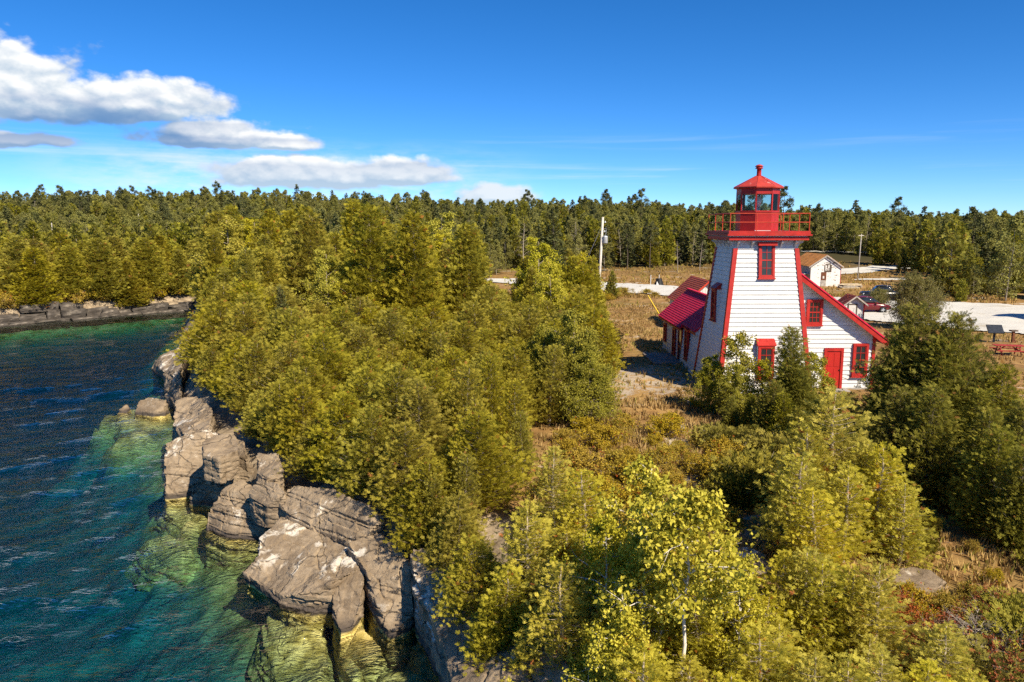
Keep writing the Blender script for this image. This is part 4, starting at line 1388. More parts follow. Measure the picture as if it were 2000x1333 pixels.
for s in (-1, 1):
    MB().prism([(s * (bw + .34), -bl - .36, be - .25), (0, -bl - .36, bp - .02), (0, -bl - .36, bp - .22), (s * (bw + .34), -bl - .36, be - .43)], (0, .05, 0)).build('barge_board', GREYWOOD, bn_)
MB().box((-.62, -bl - .09, -.1), (.12, -bl - .05, 1.0)).build('door_panel', GREYWOOD, bn_)
dr = MB().box((-.62, -bl - .088, 1.02), (.12, -bl - .05, 2.2)).build('door', BROWNWOOD, bn_)
MB().box((-.40, -bl - .10, 1.25), (-.16, -bl - .09, 1.62)).build('pane', WHITE2, dr)
MB().box((-.20, -bl - .07, 2.22), (.82, -bl - .05, 2.45)).build('bare_patch', BARKD, bn_)
MB().box((.55, -bl - .068, 2.45), (.80, -bl - .05, 3.3)).build('bare_patch', BARKD, bn_)
MB().box((-.22, -bl - .068, 2.45), (-.08, -bl - .05, 3.2)).build('bare_patch', BARKD, bn_)
MB().box((bw - .02, -bl - .05, -.2), (bw + .06, -bl + .06, be - .1)).build('corner_board', RED, bn_)
MB().box((-bw - .05, 1.2, -.1), (-bw - .0, 2.2, 2.1)).build('side_door', GREENP, bn_)
m = MB()
m.box((-bw - 1.5, -bl + .6, 1.85), (-bw - .02, -bl + 3.0, 1.92))
m.build('lean_to_board', POLEWOOD, bn_)
for yy in (-bl + .7, -bl + 2.9):
    MB().box((-bw - 1.45, yy - .05, -.2), (-bw - 1.35, yy + .05, 1.85)).build('lean_to_post', GREYWOOD, bn_)

# ---- outhouse
oh = empty('outhouse', (31.4, 70.8, tz(31.4, 70.8)), 'small white outhouse with dark red roof beside the red car', 'outhouse', rz=rad(-6))
MB().box((-.82, -1.0, -.2), (.82, 1.0, 1.95)).build('wall', WHITE, oh)
MB().prism([(-.82, -.99, 1.95), (.82, -.99, 1.95), (0, -.99, 2.55)], (0, 1.98, 0)).build('gable_wall', WHITE, oh)
slope_roof(oh, 'roof', DARKRED, (-1.06, -1.35, 1.84), (-1.06, 1.2, 1.84), (0, -1.35, 2.66), (0, 1.2, 2.66), 7, .06)
slope_roof(oh, 'roof', DARKRED, (1.06, -1.35, 1.84), (1.06, 1.2, 1.84), (0, -1.35, 2.66), (0, 1.2, 2.66), 7, .06)
for s in (-1, 1):
    MB().prism([(s * 1.08, -1.38, 1.82), (0, -1.38, 2.66), (0, -1.38, 2.52), (s * 1.08, -1.38, 1.68)], (0, .04, 0)).build('barge_board', GREYWOOD, oh)
m = MB()
m.box((-.62, -1.05, 0), (-.52, -1.0, 1.9)).box((.12, -1.05, 0), (.22, -1.0, 1.9)).box((-.52, -1.048, 1.8), (.12, -1.0, 1.9))
dfm = m.build('door_frame', BARKD, oh)
MB().box((-.515, -1.03, .0), (.115, -1.0, 1.795)).build('door', WHITE2, dfm)
MB().box((-.40, -1.04, .75), (.0, -1.03, 1.15)).build('notice', GREYMETAL, dfm)
MB().box((.76, -1.04, -.1), (.86, -.96, 1.9)).build('corner_board', RED, oh)
MB().box((-.86, -1.04, -.1), (-.76, -.96, 1.9)).build('corner_board', WHITE2, oh)
MB().box((-.87, .2, 1.2), (-.825, .6, 1.7)).build('vent_window', GLASS, oh)
MB().lathe([(.06, 0), (.06, .25), (.10, .26), (.04, .34)], (-.35, .1, 2.35), 10).build('vent_pipe', DARKRED, oh)

# ---- museum building just outside the frame on the right, whose shadow falls on the parking area
mb_ = empty('cottage', (56.2, 71.5, tz(56.2, 71.5)), 'low white cottage standing beyond the right edge beside the parking area', 'house', rz=rad(4))
MB().box((-4.5, -3.0, -.3), (4.5, 3.0, 3.4)).build('wall', WHITE, mb_)
MB().prism([(-4.5, -3.0, 3.4), (-4.5, 3.0, 3.4), (-4.5, 0, 5.5)], (9.0, 0, 0)).build('gable_wall', WHITE, mb_)
slope_roof(mb_, 'roof', BRICKRED, (-4.9, -3.4, 3.2), (4.9, -3.4, 3.2), (-4.9, 0, 5.6), (4.9, 0, 5.6), 14)
slope_roof(mb_, 'roof', BRICKRED, (-4.9, 3.4, 3.2), (4.9, 3.4, 3.2), (-4.9, 0, 5.6), (4.9, 0, 5.6), 14)
MB().box((-.5, -3.06, 0), (.5, -3.01, 2.0)).build('door', RED, mb_)
for xx in (-2.6, 2.6):
    window(mb_, (xx, -3.0, 1.5), (1, 0, 0), (0, 0, 1), (0, -1, 0), 1.0, 1.3, 2, 2, .10, .05)

# ------------------------------------------------------------------ small things round the station
def bevelled(mb, name, mat, parent, w=0.03, seg=2, smooth=True):
    o = mb.build(name, mat, parent)
    bm = bmesh.new()
    bm.from_mesh(o.data)
    bmesh.ops.remove_doubles(bm, verts=bm.verts, dist=1e-5)
    bmesh.ops.bevel(bm, geom=list(bm.edges), offset=w, segments=seg, affect='EDGES', profile=0.6)
    bm.to_mesh(o.data)
    bm.free()
    if smooth:
        o.data.polygons.foreach_set('use_smooth', np.ones(len(o.data.polygons), bool))
    return o


def wheel(parent, x, y, r, side):
    prof = [(r * .62, -.10), (r * .95, -.11), (r, -.07), (r, .07), (r * .95, .11), (r * .62, .10)]
    m = MB()
    m.lathe(prof, (0, 0, 0), 20)
    m.v = [(v[0], v[2], v[1]) for v in m.v]
    o = m.build('wheel', BLACK, parent, True)
    o.location = (x, y, r)
    d = MB().lathe([(r * .60, -.03), (r * .62, .0), (r * .2, .02), (.02, .03)], (0, 0, 0), 20)
    d.v = [(v[0], v[2] * side + side * .09, v[1]) for v in d.v]
    d.build('rim', CHROME, o)
    for k in range(5):
        a = k * 2 * math.pi / 5
        MB().bar((0, side * .115, 0), (r * .6 * math.cos(a), side * .105, r * .6 * math.sin(a)), .05, .03, (0, 1, 0)).build('spoke', GREYMETAL, o)
    return o


def loft(sections, name, mat, parent):
    """closed body from cross-sections along x: (x, [(y,z) half outline from bottom to top])"""
    m = MB()
    n = len(sections[0][1])
    for x, half in sections:
        ring_ = [(x, y, z) for y, z in half] + [(x, -y, z) for y, z in reversed(half)]
        m.v += ring_
    k = 2 * n
    for i in range(len(sections) - 1):
        for j in range(k):
            m.f.append((i * k + j, i * k + (j + 1) % k, (i + 1) * k + (j + 1) % k, (i + 1) * k + j))
    m.f.append(tuple(reversed(range(k))))
    m.f.append(tuple((len(sections) - 1) * k + j for j in range(k)))
    return m.build(name, mat, parent, True)


car = empty('parked_car', (36.9, 79.6, tz(36.9, 79.6) + .06), 'dark red hatchback parked on the gravel behind the outhouse', 'car', rz=rad(-8))
H_ = lambda w0, w1, z0, z1, z2: [(w0 * .8, z0), (w0, z0 + .12), (w1, z1), (w1 * .93, z2)]
loft([(-2.15, H_(.70, .74, .42, .70, .95)), (-2.05, H_(.84, .86, .32, .72, 1.02)), (-1.2, H_(.89, .91, .26, .75, 1.04)), (.6, H_(.90, .91, .26, .74, 1.00)),
      (1.35, H_(.89, .88, .26, .72, .93)), (1.95, H_(.82, .80, .30, .66, .80)), (2.2, H_(.66, .64, .38, .60, .70))], 'body', CARRED, car)
loft([(-1.95, [(.70, 1.0), (.62, 1.06)]), (-1.55, [(.78, 1.0), (.60, 1.50)]), (-.3, [(.80, .98), (.62, 1.62)]), (.35, [(.80, .98), (.60, 1.55)]), (1.20, [(.78, .95), (.70, 1.0)])], 'windows', GLASS, car)
loft([(-1.6, [(.60, 1.48), (.50, 1.53)]), (-.3, [(.63, 1.58), (.52, 1.66)]), (.38, [(.61, 1.53), (.52, 1.58)])], 'roof', CARRED, car)
for x_ in (-1.35, 1.35):
    for s in (-1, 1):
        wheel(car, x_, s * .84, .34, s)
for s in (-1, 1):
    MB().obox((1.98, s * .62, .68), Vector((.7, s * .7, 0)).normalized(), (0, 0, 1), Vector((.7, -s * .7, 0)).normalized(), .03, .06, .17).build('headlight', LAMPGLASS, car)
    MB().box((.62, s * .92, .98), (.80, s * .92 + s * .14, 1.10)).build('mirror', CARRED, car)
MB().box((2.12, -.45, .42), (2.23, .45, .56)).build('grille', BLACK, car)
MB().box((2.235, -.22, .44), (2.245, .22, .54)).build('number_plate', WHITE2, car)

trk = empty('pickup_truck', (44.6, 92.0, tz(44.6, 92.0) + .06), 'black pickup truck half hidden behind the olive bush', 'truck', rz=rad(172))
loft([(-2.6, H_(.80, .84, .55, .85, 1.12)), (-2.5, H_(.90, .93, .48, .85, 1.15)), (.4, H_(.92, .94, .46, .86, 1.15)), (1.2, H_(.92, .93, .46, .86, 1.12)), (2.3, H_(.88, .90, .48, .84, 1.05)), (2.5, H_(.78, .80, .55, .80, .98))], 'body', CARBLACK, trk)
loft([(-.75, [(.84, 1.12), (.72, 1.66)]), (-.5, [(.85, 1.12), (.74, 1.78)]), (.7, [(.85, 1.12), (.72, 1.76)]), (1.35, [(.84, 1.10), (.80, 1.15)])], 'cab_windows', GLASS, trk)
loft([(-.78, [(.74, 1.66), (.66, 1.80)]), (.0, [(.76, 1.76), (.66, 1.85)]), (.75, [(.74, 1.74), (.64, 1.80)])], 'cab_roof', CARBLACK, trk)
for x_ in (-1.6, 1.6):
    for s in (-1, 1):
        wheel(trk, x_, s * .86, .40, s)
MB().box((-2.68, -.85, .55), (-2.6, .85, .70)).build('bumper', CHROME, trk)
for s in (-1, 1):
    MB().box((2.42, s * .68 - .12, .80), (2.52, s * .68 + .12, .95)).build('headlight', LAMPGLASS, trk)

# lumber pile
lp = empty('lumber_pile', (48.6, 110.4, tz(48.6, 110.4)), 'stack of pale sawn planks on the grass beside the barn', 'lumber')
rl = random.Random(3)
for lay in range(5):
    for k in range(4):
        L_ = rl.uniform(2.2, 3.2)
        m = MB().obox((rl.uniform(-.3, .3), k * .24 - .36 + rl.uniform(-.03, .03), .10 + lay * .13), Vector((1, rl.uniform(-.06, .06), rl.uniform(-.03, .03))).normalized(), (0, 1, 0), (0, 0, 1), L_ / 2, .10, .05)
        m.build('plank', PALEWOOD if rl.random() < .75 else GREYWOOD, lp)
# stones near the right-hand wood
for k, (x_, y_, s_) in enumerate(((53.9, 97.6, .95), (55.4, 97.2, 1.1), (57.0, 96.8, 1.0))):
    bm = bmesh.new()
    bmesh.ops.create_cube(bm, size=1.0)
    m0 = bpy.data.meshes.new('t')
    bm.to_mesh(m0)
    bm.free()
    r = weather(remeshed(m0, .08), .5, 5.0 + k * 9)
    r.materials.append(ROCK)
    o = bpy.data.objects.new('stone_block', r)
    link(o)
    o.location = (x_, y_, tz(x_, y_) + .45 * s_)
    o.rotation_euler = (0, rad(-14), rad(20 * k))
    o.scale = (.75 * s_, .8, 1.25 * s_)
    tag(o, ('leftmost', 'middle', 'rightmost')[k] + ' of three grey stone blocks leaning before the dark wood', 'stone', 'stone blocks by the wood')
MB().tube([(0, 0, 0), (1.5, .1, .03), (3.0, .1, .0)], [.12, .11, .09], 8).build('driftwood_log', DEADW)
lg = bpy.data.objects['driftwood_log']
lg.location = (50.6, 98.6, tz(50.6, 98.6) + 1.0)
tag(lg, 'bleached log lying on the grass left of the stone blocks', 'log')
lg.location.z -= .88


# utility poles
def pole(loc, h, r0, lean, label, name='utility_pole', mat=None):
    p = empty(name, (loc[0], loc[1], tz(*loc)), label, 'pole')
    MB().tube([(0, 0, -.5), (lean[0] * .5, lean[1] * .5, h * .5), (lean[0], lean[1], h)], [r0, r0 * .85, r0 * .68], 12).build('shaft', mat or POLEWOOD, p, True)
    return p


p1 = pole((9.5, 84.8), 9.9, .17, (.42, 0), 'tall bleached utility pole with grey transformer on the dry grass')
MB().lathe([(.02, 7.05), (.26, 7.07), (.28, 7.12), (.28, 7.75), (.29, 7.80), (.24, 7.86), (.06, 7.90)], (.68, -.12, 0), 16).build('transformer', GREYMETAL, p1, True)
MB().box((.34, -.16, 7.2), (.48, -.08, 7.7)).build('mounting_bracket', GREYMETAL, p1)
for zz, xx in ((9.35, .62), (8.35, .58)):
    MB().tube([(.36, -.05, zz), (xx, -.05, zz)], [.03, .03], 6).build('insulator_arm', GREYMETAL, p1)
    MB().lathe([(.03, -.06), (.07, -.04), (.05, .03), (.07, .05), (.03, .12)], (xx + .05, -.05, zz), 10).build('insulator', LAMPGLASS, p1)
MB().tube([(.55, -.1, 8.6), (.75, -.1, 8.75), (.82, -.1, 8.4), (.7, -.1, 7.9)], [.02] * 4, 5).build('jumper_wire', GREYMETAL, p1)
MB().box((-.24, -.20, 1.7), (-.14, -.05, 2.1)).build('meter_box', GREYMETAL, p1)
for a, b in (((.35, 0, 9.2), (-3.0, 2.5, .1)), ((.3, 0, 8.6), (-3.6, 5.0, .1))):
    MB().tube([a, b], [.014, .014], 5).build('guy_wire', GREYMETAL, p1)
for k in range(9):
    a = rl.uniform(0, 6.28)
    bm = bmesh.new()
    bmesh.ops.create_icosphere(bm, subdivisions=2, radius=.16)
    for v in bm.verts:
        v.co *= rl.uniform(.8, 1.15)
    m0 = bpy.data.meshes.new('stone')
    bm.to_mesh(m0)
    bm.free()
    m0.materials.append(ROCK)
    o = bpy.data.objects.new('footing_stone', m0)
    link(o, p1)
    o.location = (math.cos(a) * rl.uniform(.3, .7), math.sin(a) * rl.uniform(.3, .6), .05)
p2 = pole((57.1, 127.0), 7.6, .10, (.15, 0), 'slender grey pole standing right of the barn', mat=GREYWOOD)
MB().box((-.35, -.05, 7.3), (.6, .05, 7.4)).build('crossarm', POLEWOOD, p2)
p3 = pole((10.6, 101.5), 4.2, .10, (-.05, 0), 'short bare post left of the tall utility pole', 'wooden_post')
p4 = pole((-80.0, 135.0), 9.2, .09, (0, 0), 'thin grey pole among the cedars across the cove', mat=GREYWOOD)
p5 = pole((-72.0, 150.0), 10.2, .10, (0, 0), 'grey pole top showing above the far cedars', mat=GREYWOOD)
for a, b, lab in (((10.0, 84.8, 12.4), (57.3, 127.0, 10.4), 'thin power line between the tall pole and the slender pole'),
                  ((57.3, 127.0, 10.4), (110.0, 118.0, 10.6), 'thin power line running right from the slender pole'),
                  ((9.9, 84.8, 11.4), (17.5, 66.5, 7.3), 'service wire from the tall pole to the shed gable')):
    a, b = Vector(a), Vector(b)
    path = [a.lerp(b, t / 14) - Vector((0, 0, 1.0 * 4 * (t / 14) * (1 - t / 14))) for t in range(15)]
    o = MB().tube(path, [.007] * 15, 5).build('power_line', BARKD)
    tag(o, lab, 'wire')
# yellow guard on a guy line near the shed
o = MB().tube([(0, 0, -.05), (-.62, .2, .95), (-1.2, .4, 1.95)], [.055, .055, .05], 10).build('guy_guard', YELLOW)
o.location = (14.9, 76.8, tz(14.9, 76.8))
tag(o, 'leaning yellow guy wire guard in the dry grass', 'guy guard')
# black drum with two white stakes on the gravel
bd = empty('drum_barrier', (22.3, 116.5, tz(22.3, 116.5) + .05), 'black tapered drum on the far gravel beside two white stakes', 'drum')
MB().lathe([(.72, 0), (.70, .08), (.55, .55), (.42, .92), (.40, 1.0), (.1, 1.02)], n=16).build('drum', BLACK, bd, True)
MB().prism([(-.55, -.72, .02), (-.12, -.72, .02), (-.42, -.60, .62)], (0, .03, 0)).build('reflector', WHITE2, bd)
for k, (x_, y_) in enumerate(((21.0, 116.4), (22.55, 117.9))):
    o = MB().tube([(0, 0, -.1), (.02, 0, 1.55)], [.055, .05], 8).build('marker_stake', WHITE2)
    o.location = (x_, y_, tz(x_, y_))
    tag(o, ('white stake left of the black drum', 'white stake behind the black drum')[k] + ' on the far gravel', 'stake')

# picnic table
pt = empty('picnic_table', (34.9, 53.3, tz(34.9, 53.3)), 'red wooden picnic table on the dry grass at the right edge', 'table', rz=rad(-12))
for k in range(5):
    MB().box((-.95, -.36 + k * .148, .72), (.95, -.36 + k * .148 + .138, .76)).build('top_plank', TABLERED, pt)
for s in (-1, 1):
    MB().box((-.95, s * .70 - .13, .42), (.95, s * .70 + .13, .46)).build('bench_plank', TABLERED, pt)
    for x_ in (-.62, .62):
        MB().bar((x_, s * .22, .72), (x_, s * .62, .0), .09, .045, (1, 0, 0)).build('leg', TABLERED, pt)
for x_ in (-.68, .68):
    MB().box((x_ - .025, -.80, .34), (x_ + .025, .80, .42)).build('cross_beam', TABLERED, pt)
    MB().bar((x_, 0, .38), (x_ * .25, 0, .72), .07, .04, (0, 1, 0)).build('brace', TABLERED, pt)
# interpretive sign: sloping dark panel on posts
sg = empty('information_sign', (37.2, 58.6, tz(37.2, 58.6)), 'sloping black information panel on a post beyond the picnic table', 'sign', rz=rad(-10))
MB().box((-.10, -.06, -.1), (.04, .06, .80)).build('post', DARKPAINT, sg)
U = Vector((0, .72, .69)).normalized()
MB().obox((.0, .02, .98), (1, 0, 0), U, Vector((0, -.69, .72)), .56, .42, .03).build('panel', DARKPAINT, sg)
MB().obox((.0, .0, 1.012), (1, 0, 0), U, Vector((0, -.69, .72)), .52, .38, .004).build('panel_face', surf('dark_panel_print', (.035, .04, .05), .25, .3, 5.0), sg)
pd = empty('pedestal', (38.5, 58.4, tz(38.5, 58.4)), 'dark wooden pedestal with flat top right of the sign', 'pedestal')
MB().bar((0, 0, -.1), (0, 0, .85), .16, .16).build('post', BROWNWOOD, pd)
MB().box((-.25, -.18, .85), (.25, .18, .95)).build('top', BARKD, pd)
MB().bar((.05, 0, .35), (.26, 0, .0), .07, .07, (0, 1, 0)).build('brace', BROWNWOOD, pd)

# ------------------------------------------------------------------ vegetation builders
def frames(d, rng, roll=None):
    """rotation matrices whose y axis is d (N,3) with a random roll"""
    d = d / np.maximum(np.linalg.norm(d, axis=1, keepdims=True), 1e-6)
    ref = rng.normal(size=d.shape) if roll is None else roll
    x = np.cross(d, ref)
    x /= np.maximum(np.linalg.norm(x, axis=1, keepdims=True), 1e-6)
    z = np.cross(x, d)
    return np.stack([x, d, z], -1)


def scatter(tv, tf, R, pos, scale):
    N, T = len(pos), len(tv)
    V = np.einsum('nij,tj->nti', R, tv) * scale[:, None, None] + pos[:, None, :]
    F = tf[None] + (np.arange(N) * T)[:, None, None]
    return V.reshape(-1, 3), F.reshape(-1, tf.shape[1])


def fan_template(blades, droop=0.12, width=0.16, seed=0):
    """flat fan of pointed blades (quads) growing along +y"""
    r = random.Random(seed)
    v, f = [], []
    for k in range(blades):
        t = k / (blades - 1) * 2 - 1
        a = t * rad(68) + r.uniform(-.12, .12)
        L = (1 - .42 * abs(t)) * r.uniform(.8, 1.1)
        o = .10 + .30 * (1 - abs(t))
        bx, by = math.sin(a) * .06, o * .5
        dx_, dy_ = math.sin(a), math.cos(a)
        px_, py_ = dy_, -dx_
        w = width * r.uniform(.8, 1.2)
        lz = -droop * L + r.uniform(-.06, .06)
        b = len(v)
        v += [(bx, by, 0), (bx + dx_ * L * .5 + px_ * w, by + dy_ * L * .5 + py_ * w, lz * .3), (bx + dx_ * L, by + dy_ * L, lz),
              (bx + dx_ * L * .5 - px_ * w, by + dy_ * L * .5 - py_ * w, lz * .3 + .03)]
        f.append((b, b + 1, b + 2, b + 3))
    return np.array(v), np.array(f)


def frond_template(blades, droop=0.12, width=0.065, seed=0):
    """feathery cedar frond: a spine along +y with side sprigs"""
    r = random.Random(seed)
    v, f = [], []

    def blade(b0, d, L, w, lz):
        px_, py_ = d[1], -d[0]
        b = len(v)
        v.extend([(b0[0], b0[1], b0[2]), (b0[0] + d[0] * L * .55 + px_ * w, b0[1] + d[1] * L * .55 + py_ * w, b0[2] + lz * .4),
                  (b0[0] + d[0] * L, b0[1] + d[1] * L, b0[2] + lz), (b0[0] + d[0] * L * .55 - px_ * w, b0[1] + d[1] * L * .55 - py_ * w, b0[2] + lz * .4)])
        f.append((b, b + 1, b + 2, b + 3))
    blade((0, 0, 0), (0, 1), 1.0, width * 1.1, -droop)
    for k in range(blades - 1):
        t = .15 + .75 * k / (blades - 2)
        s_ = 1 if k % 2 else -1
        a = rad(48) + r.uniform(-.15, .2)
        L = (.62 - .38 * t) * r.uniform(.8, 1.25)
        blade((0, t * .85, -droop * t * t), (s_ * math.sin(a), math.cos(a)), L, width * r.uniform(.9, 1.3), -droop * .6 + r.uniform(-.12, .10))
    return np.array(v), np.array(f)


def leaf_template(n, spread=1.0, size=.36, seed=0):
    """loose cluster of single pointed leaves"""
    r = random.Random(seed)
    v, f = [], []
    for k in range(n):
        c = Vector((r.uniform(-1, 1), r.uniform(-.3, 1.2), r.uniform(-1, 1))) * spread * .55
        d = Vector((r.gauss(0, 1), r.gauss(0, 1), r.gauss(-.3, .8))).normalized()
        s_ = d.cross(Vector((r.gauss(0, 1), r.gauss(0, 1), r.gauss(0, 1)))).normalized()
        L, w = size * r.uniform(.8, 1.25), size * .36
        nrm = d.cross(s_) * .08 * size
        b = len(v)
        v += [c, c + d * L * .45 + s_ * w + nrm, c + d * L, c + d * L * .45 - s_ * w + nrm]
        f.append((b, b + 1, b + 2, b + 3))
    return np.array([tuple(q) for q in v]), np.array(f)


class Tubes:
    def __init__(s):
        s.V, s.F, s.n = [], [], 0

    def add(s, path, radii, sides=5):
        path = np.asarray(path, float)
        k = len(path)
        t = np.gradient(path, axis=0)
        t /= np.maximum(np.linalg.norm(t, axis=1, keepdims=True), 1e-6)
        x = np.cross(t, np.array([.31, .93, .17]))
        x /= np.maximum(np.linalg.norm(x, axis=1, keepdims=True), 1e-6)
        y = np.cross(t, x)
        a = np.arange(sides) * 2 * math.pi / sides
        ringv = path[:, None] + (x[:, None] * np.cos(a)[None, :, None] + y[:, None] * np.sin(a)[None, :, None]) * np.asarray(radii)[:, None, None]
        i = np.arange(k * sides).reshape(k, sides) + s.n
        j = np.roll(i, -1, 1)
        s.V.append(ringv.reshape(-1, 3))
        s.F.append(np.stack([i[:-1], j[:-1], j[1:], i[1:]], -1).reshape(-1, 4))
        s.n += k * sides

    def get(s):
        return np.concatenate(s.V), np.concatenate(s.F)


def conifer(seed, h, r, nbr, dens, size, mat, bark, base=.05, rise=(.05, .38), prof=.75, tmpl=None, gap=.12, stems=1, flat=0.5, droop=0.0, trunk_r=.014, dead_twigs=6):
    """cedar, spruce or juniper: tapered stem, branches in every direction, foliage fans along them"""
    g = np.random.RandomState(seed)
    T = Tubes()
    pos, dirs, sc, var, nrmv = [], [], [], [], []
    tv, tf = tmpl
    for st in range(stems):
        off = np.array([0., 0.]) if st == 0 else g.normal(0, r * .33, 2)
        hh = h * (1 if st == 0 else g.uniform(.6, .9))
        rr = r * (1 if stems == 1 else .72)
        wob = g.normal(0, .025 * h, (6, 2))
        wob[0] = 0
        zz = np.linspace(0, 1, 6)
        path = np.column_stack([off[0] * np.minimum(1, .4 + zz) + np.cumsum(wob[:, 0]) * .4, off[1] * np.minimum(1, .4 + zz) + np.cumsum(wob[:, 1]) * .4, zz * hh])
        path[0, 2] = -.3
        T.add(path, (1 - zz * .9) * trunk_r * hh + .006, 7)
        axis = lambda s_: np.array([np.interp(s_, zz, path[:, 0]), np.interp(s_, zz, path[:, 1]), s_ * hh])
        nb = int(nbr * (1 if st == 0 else .7))
        lobe = g.uniform(.75, 1.2, 9)
        for i in range(nb):
            s_ = base + (1 - base) * (i + g.rand()) / nb
            az = i * 2.39996 + g.normal(0, .35)
            pr = (1 - s_) ** prof * (.55 + .45 * min(1, s_ / .22))
            L = rr * pr * g.uniform(.62, 1.12) * lobe[int(az * 1.43) % 9] + .10 * rr
            if g.rand() < gap:
                L *= .45
            out = np.array([math.cos(az), math.sin(az)])
            a0 = axis(s_)
            e0 = rise[0] + g.normal(0, .06) - droop * (1 - s_)
            n_ = max(2, int(dens * L * g.uniform(.75, 1.2)))
            bt = np.linspace(0, 1, 4)
            bp = np.column_stack([a0[0] + out[0] * L * bt, a0[1] + out[1] * L * bt, a0[2] + L * (e0 * bt + rise[1] * bt ** 2)])
            if L > .3:
                T.add(bp, (1 - bt * .85) * .010 * (L + .4) + .002, 4)
            t_ = g.uniform(.22, 1.0, n_) ** .75
            lat = g.normal(0, 1, (n_, 3)) * (.10 + .16 * L * (1 - np.abs(t_ - .6)))[:, None] * np.array([1, 1, .55])
            P = np.column_stack([np.interp(t_, bt, bp[:, k]) for k in range(3)]) + lat
            D = np.column_stack([np.full(n_, out[0]), np.full(n_, out[1]), np.full(n_, e0 + 2 * rise[1] * .5)])
            D = D + lat / (.15 + .3 * L) * .8 + g.normal(0, .30, (n_, 3)) + np.array([0, 0, .45 - droop * 3])
            pos.append(P)
            dirs.append(D)
            sc.append(size * g.uniform(.65, 1.25, n_) * (.75 + .25 * (1 - s_)))
            var.append(np.clip(g.normal(.45, .22, n_) + g.normal(0, .12), 0, .96))
        # leader
        k = 14
        tt = g.uniform(.88, 1.01, k)
        pos.append(np.array([axis(q) for q in tt]) + g.normal(0, .03 * r, (k, 3)))
        dirs.append(np.column_stack([g.normal(0, .5, (k, 2)), g.uniform(.5, 1.2, k)]))
        sc.append(size * g.uniform(.5, .85, k))
        var.append(g.uniform(.3, .9, k))
    pos, dirs, sc, var = map(np.concatenate, (pos, dirs, sc, var))
    dd = g.rand(len(var)) < .015
    var = np.where(dd, 1.0, var)
    roll = g.normal(size=dirs.shape)
    roll[:, 2] += flat * 2
    R = frames(dirs, g, roll)
    V, F = scatter(tv, tf, R, pos, sc)
    V[:, 2] = np.maximum(V[:, 2], 0.02)
    crown = (V, F, np.repeat(var, len(tv)))
    for i in range(dead_twigs):
        s_ = g.uniform(.1, .6)
        az = g.uniform(0, 6.28)
        L = r * g.uniform(.3, .8)
        a0 = np.array([0, 0, s_ * h])
        q = np.linspace(0, 1, 4)
        T.add(np.column_stack([math.cos(az) * L * q, math.sin(az) * L * q, a0[2] + L * (.1 * q + .2 * q * q)]), (1 - q * .8) * .012, 4)
    return crown, T.get()


def broadleaf(seed, h, r, limbs, twigs, leaves, size, tmpl, base=.18, trunk_r=.016, spread=.7, stems=1, top=.6, bare=False, lean=.04):
    g = np.random.RandomState(seed)
    T = Tubes()
    pos, dirs, sc, var = [], [], [], []
    tv, tf = tmpl
    for st in range(stems):
        hh = h * (1 if st == 0 else g.uniform(.7, .95))
        zz = np.linspace(0, 1, 7)
        ang0 = g.uniform(0, 6.28)
        sp = 0 if st == 0 else r * g.uniform(.25, .55)
        path = np.column_stack([math.cos(ang0) * sp * zz ** .8 + np.cumsum(g.normal(0, lean * h * .3, 7)) * zz, math.sin(ang0) * sp * zz ** .8 + np.cumsum(g.normal(0, lean * h * .3, 7)) * zz, zz * hh * .97])
        path[0, 2] = -.3
        T.add(path, (1 - zz * .88) * trunk_r * hh + .006, 8)
        for i in range(limbs):
            s_ = base + (1 - base) * (i + g.rand()) / limbs
            az = i * 2.39996 + g.normal(0, .4)
            u = (s_ - base) / (1 - base)
            pr = math.sin(math.pi * min(1, (.20 + .80 * u)) ** top) * .85 + .22
            L = r * pr * g.uniform(.65, 1.12)
            a0 = np.array([np.interp(s_, zz, path[:, k]) for k in range(3)])
            up = g.uniform(.35, 1.0)
            q = np.linspace(0, 1, 5)
            b = np.column_stack([a0[0] + math.cos(az) * L * q, a0[1] + math.sin(az) * L * q, a0[2] + L * spread * (up * q - .25 * q * q)])
            b[1:-1] += g.normal(0, .04 * L, (3, 3))
            T.add(b, (1 - q * .85) * .016 * L + .004, 5)
            for w in range(twigs):
                t0 = g.uniform(.3, 1.0)
                p0 = np.array([np.interp(t0, q, b[:, k]) for k in range(3)])
                d = np.array([math.cos(az), math.sin(az), .3]) * .6 + g.normal(0, .75, 3)
                d /= np.linalg.norm(d)
                l2 = L * g.uniform(.22, .48)
                p1 = p0 + d * l2
                T.add(np.stack([p0, (p0 + p1) / 2 + g.normal(0, .04 * l2, 3), p1]), [.006 + .004 * L, .005, .002], 3)
                if bare:
                    for _ in range(3):
                        e = p0 + (p1 - p0) * g.uniform(.3, 1)
                        T.add(np.stack([e, e + (d + g.normal(0, .6, 3)) * l2 * .45]), [.004, .0015], 3)
                    continue
                n_ = leaves
                tt = g.uniform(.1, 1.15, n_)
                P = p0 + (p1 - p0) * tt[:, None] + g.normal(0, .16 * l2 + .05, (n_, 3))
                pos.append(P)
                dirs.append(d + g.normal(0, .7, (n_, 3)))
                sc.append(size * g.uniform(.75, 1.25, n_))
                var.append(np.clip(g.normal(.42, .25, n_), 0, .95))
    if bare:
        return None, T.get()
    pos, dirs, sc, var = map(np.concatenate, (pos, dirs, sc, var))
    var = np.where(g.rand(len(var)) < .012, 1.0, var)
    V, F = scatter(tv, tf, frames(dirs, g), pos, sc)
    V[:, 2] = np.maximum(V[:, 2], 0.02)
    return (V, F, np.repeat(var, len(tv))), T.get()


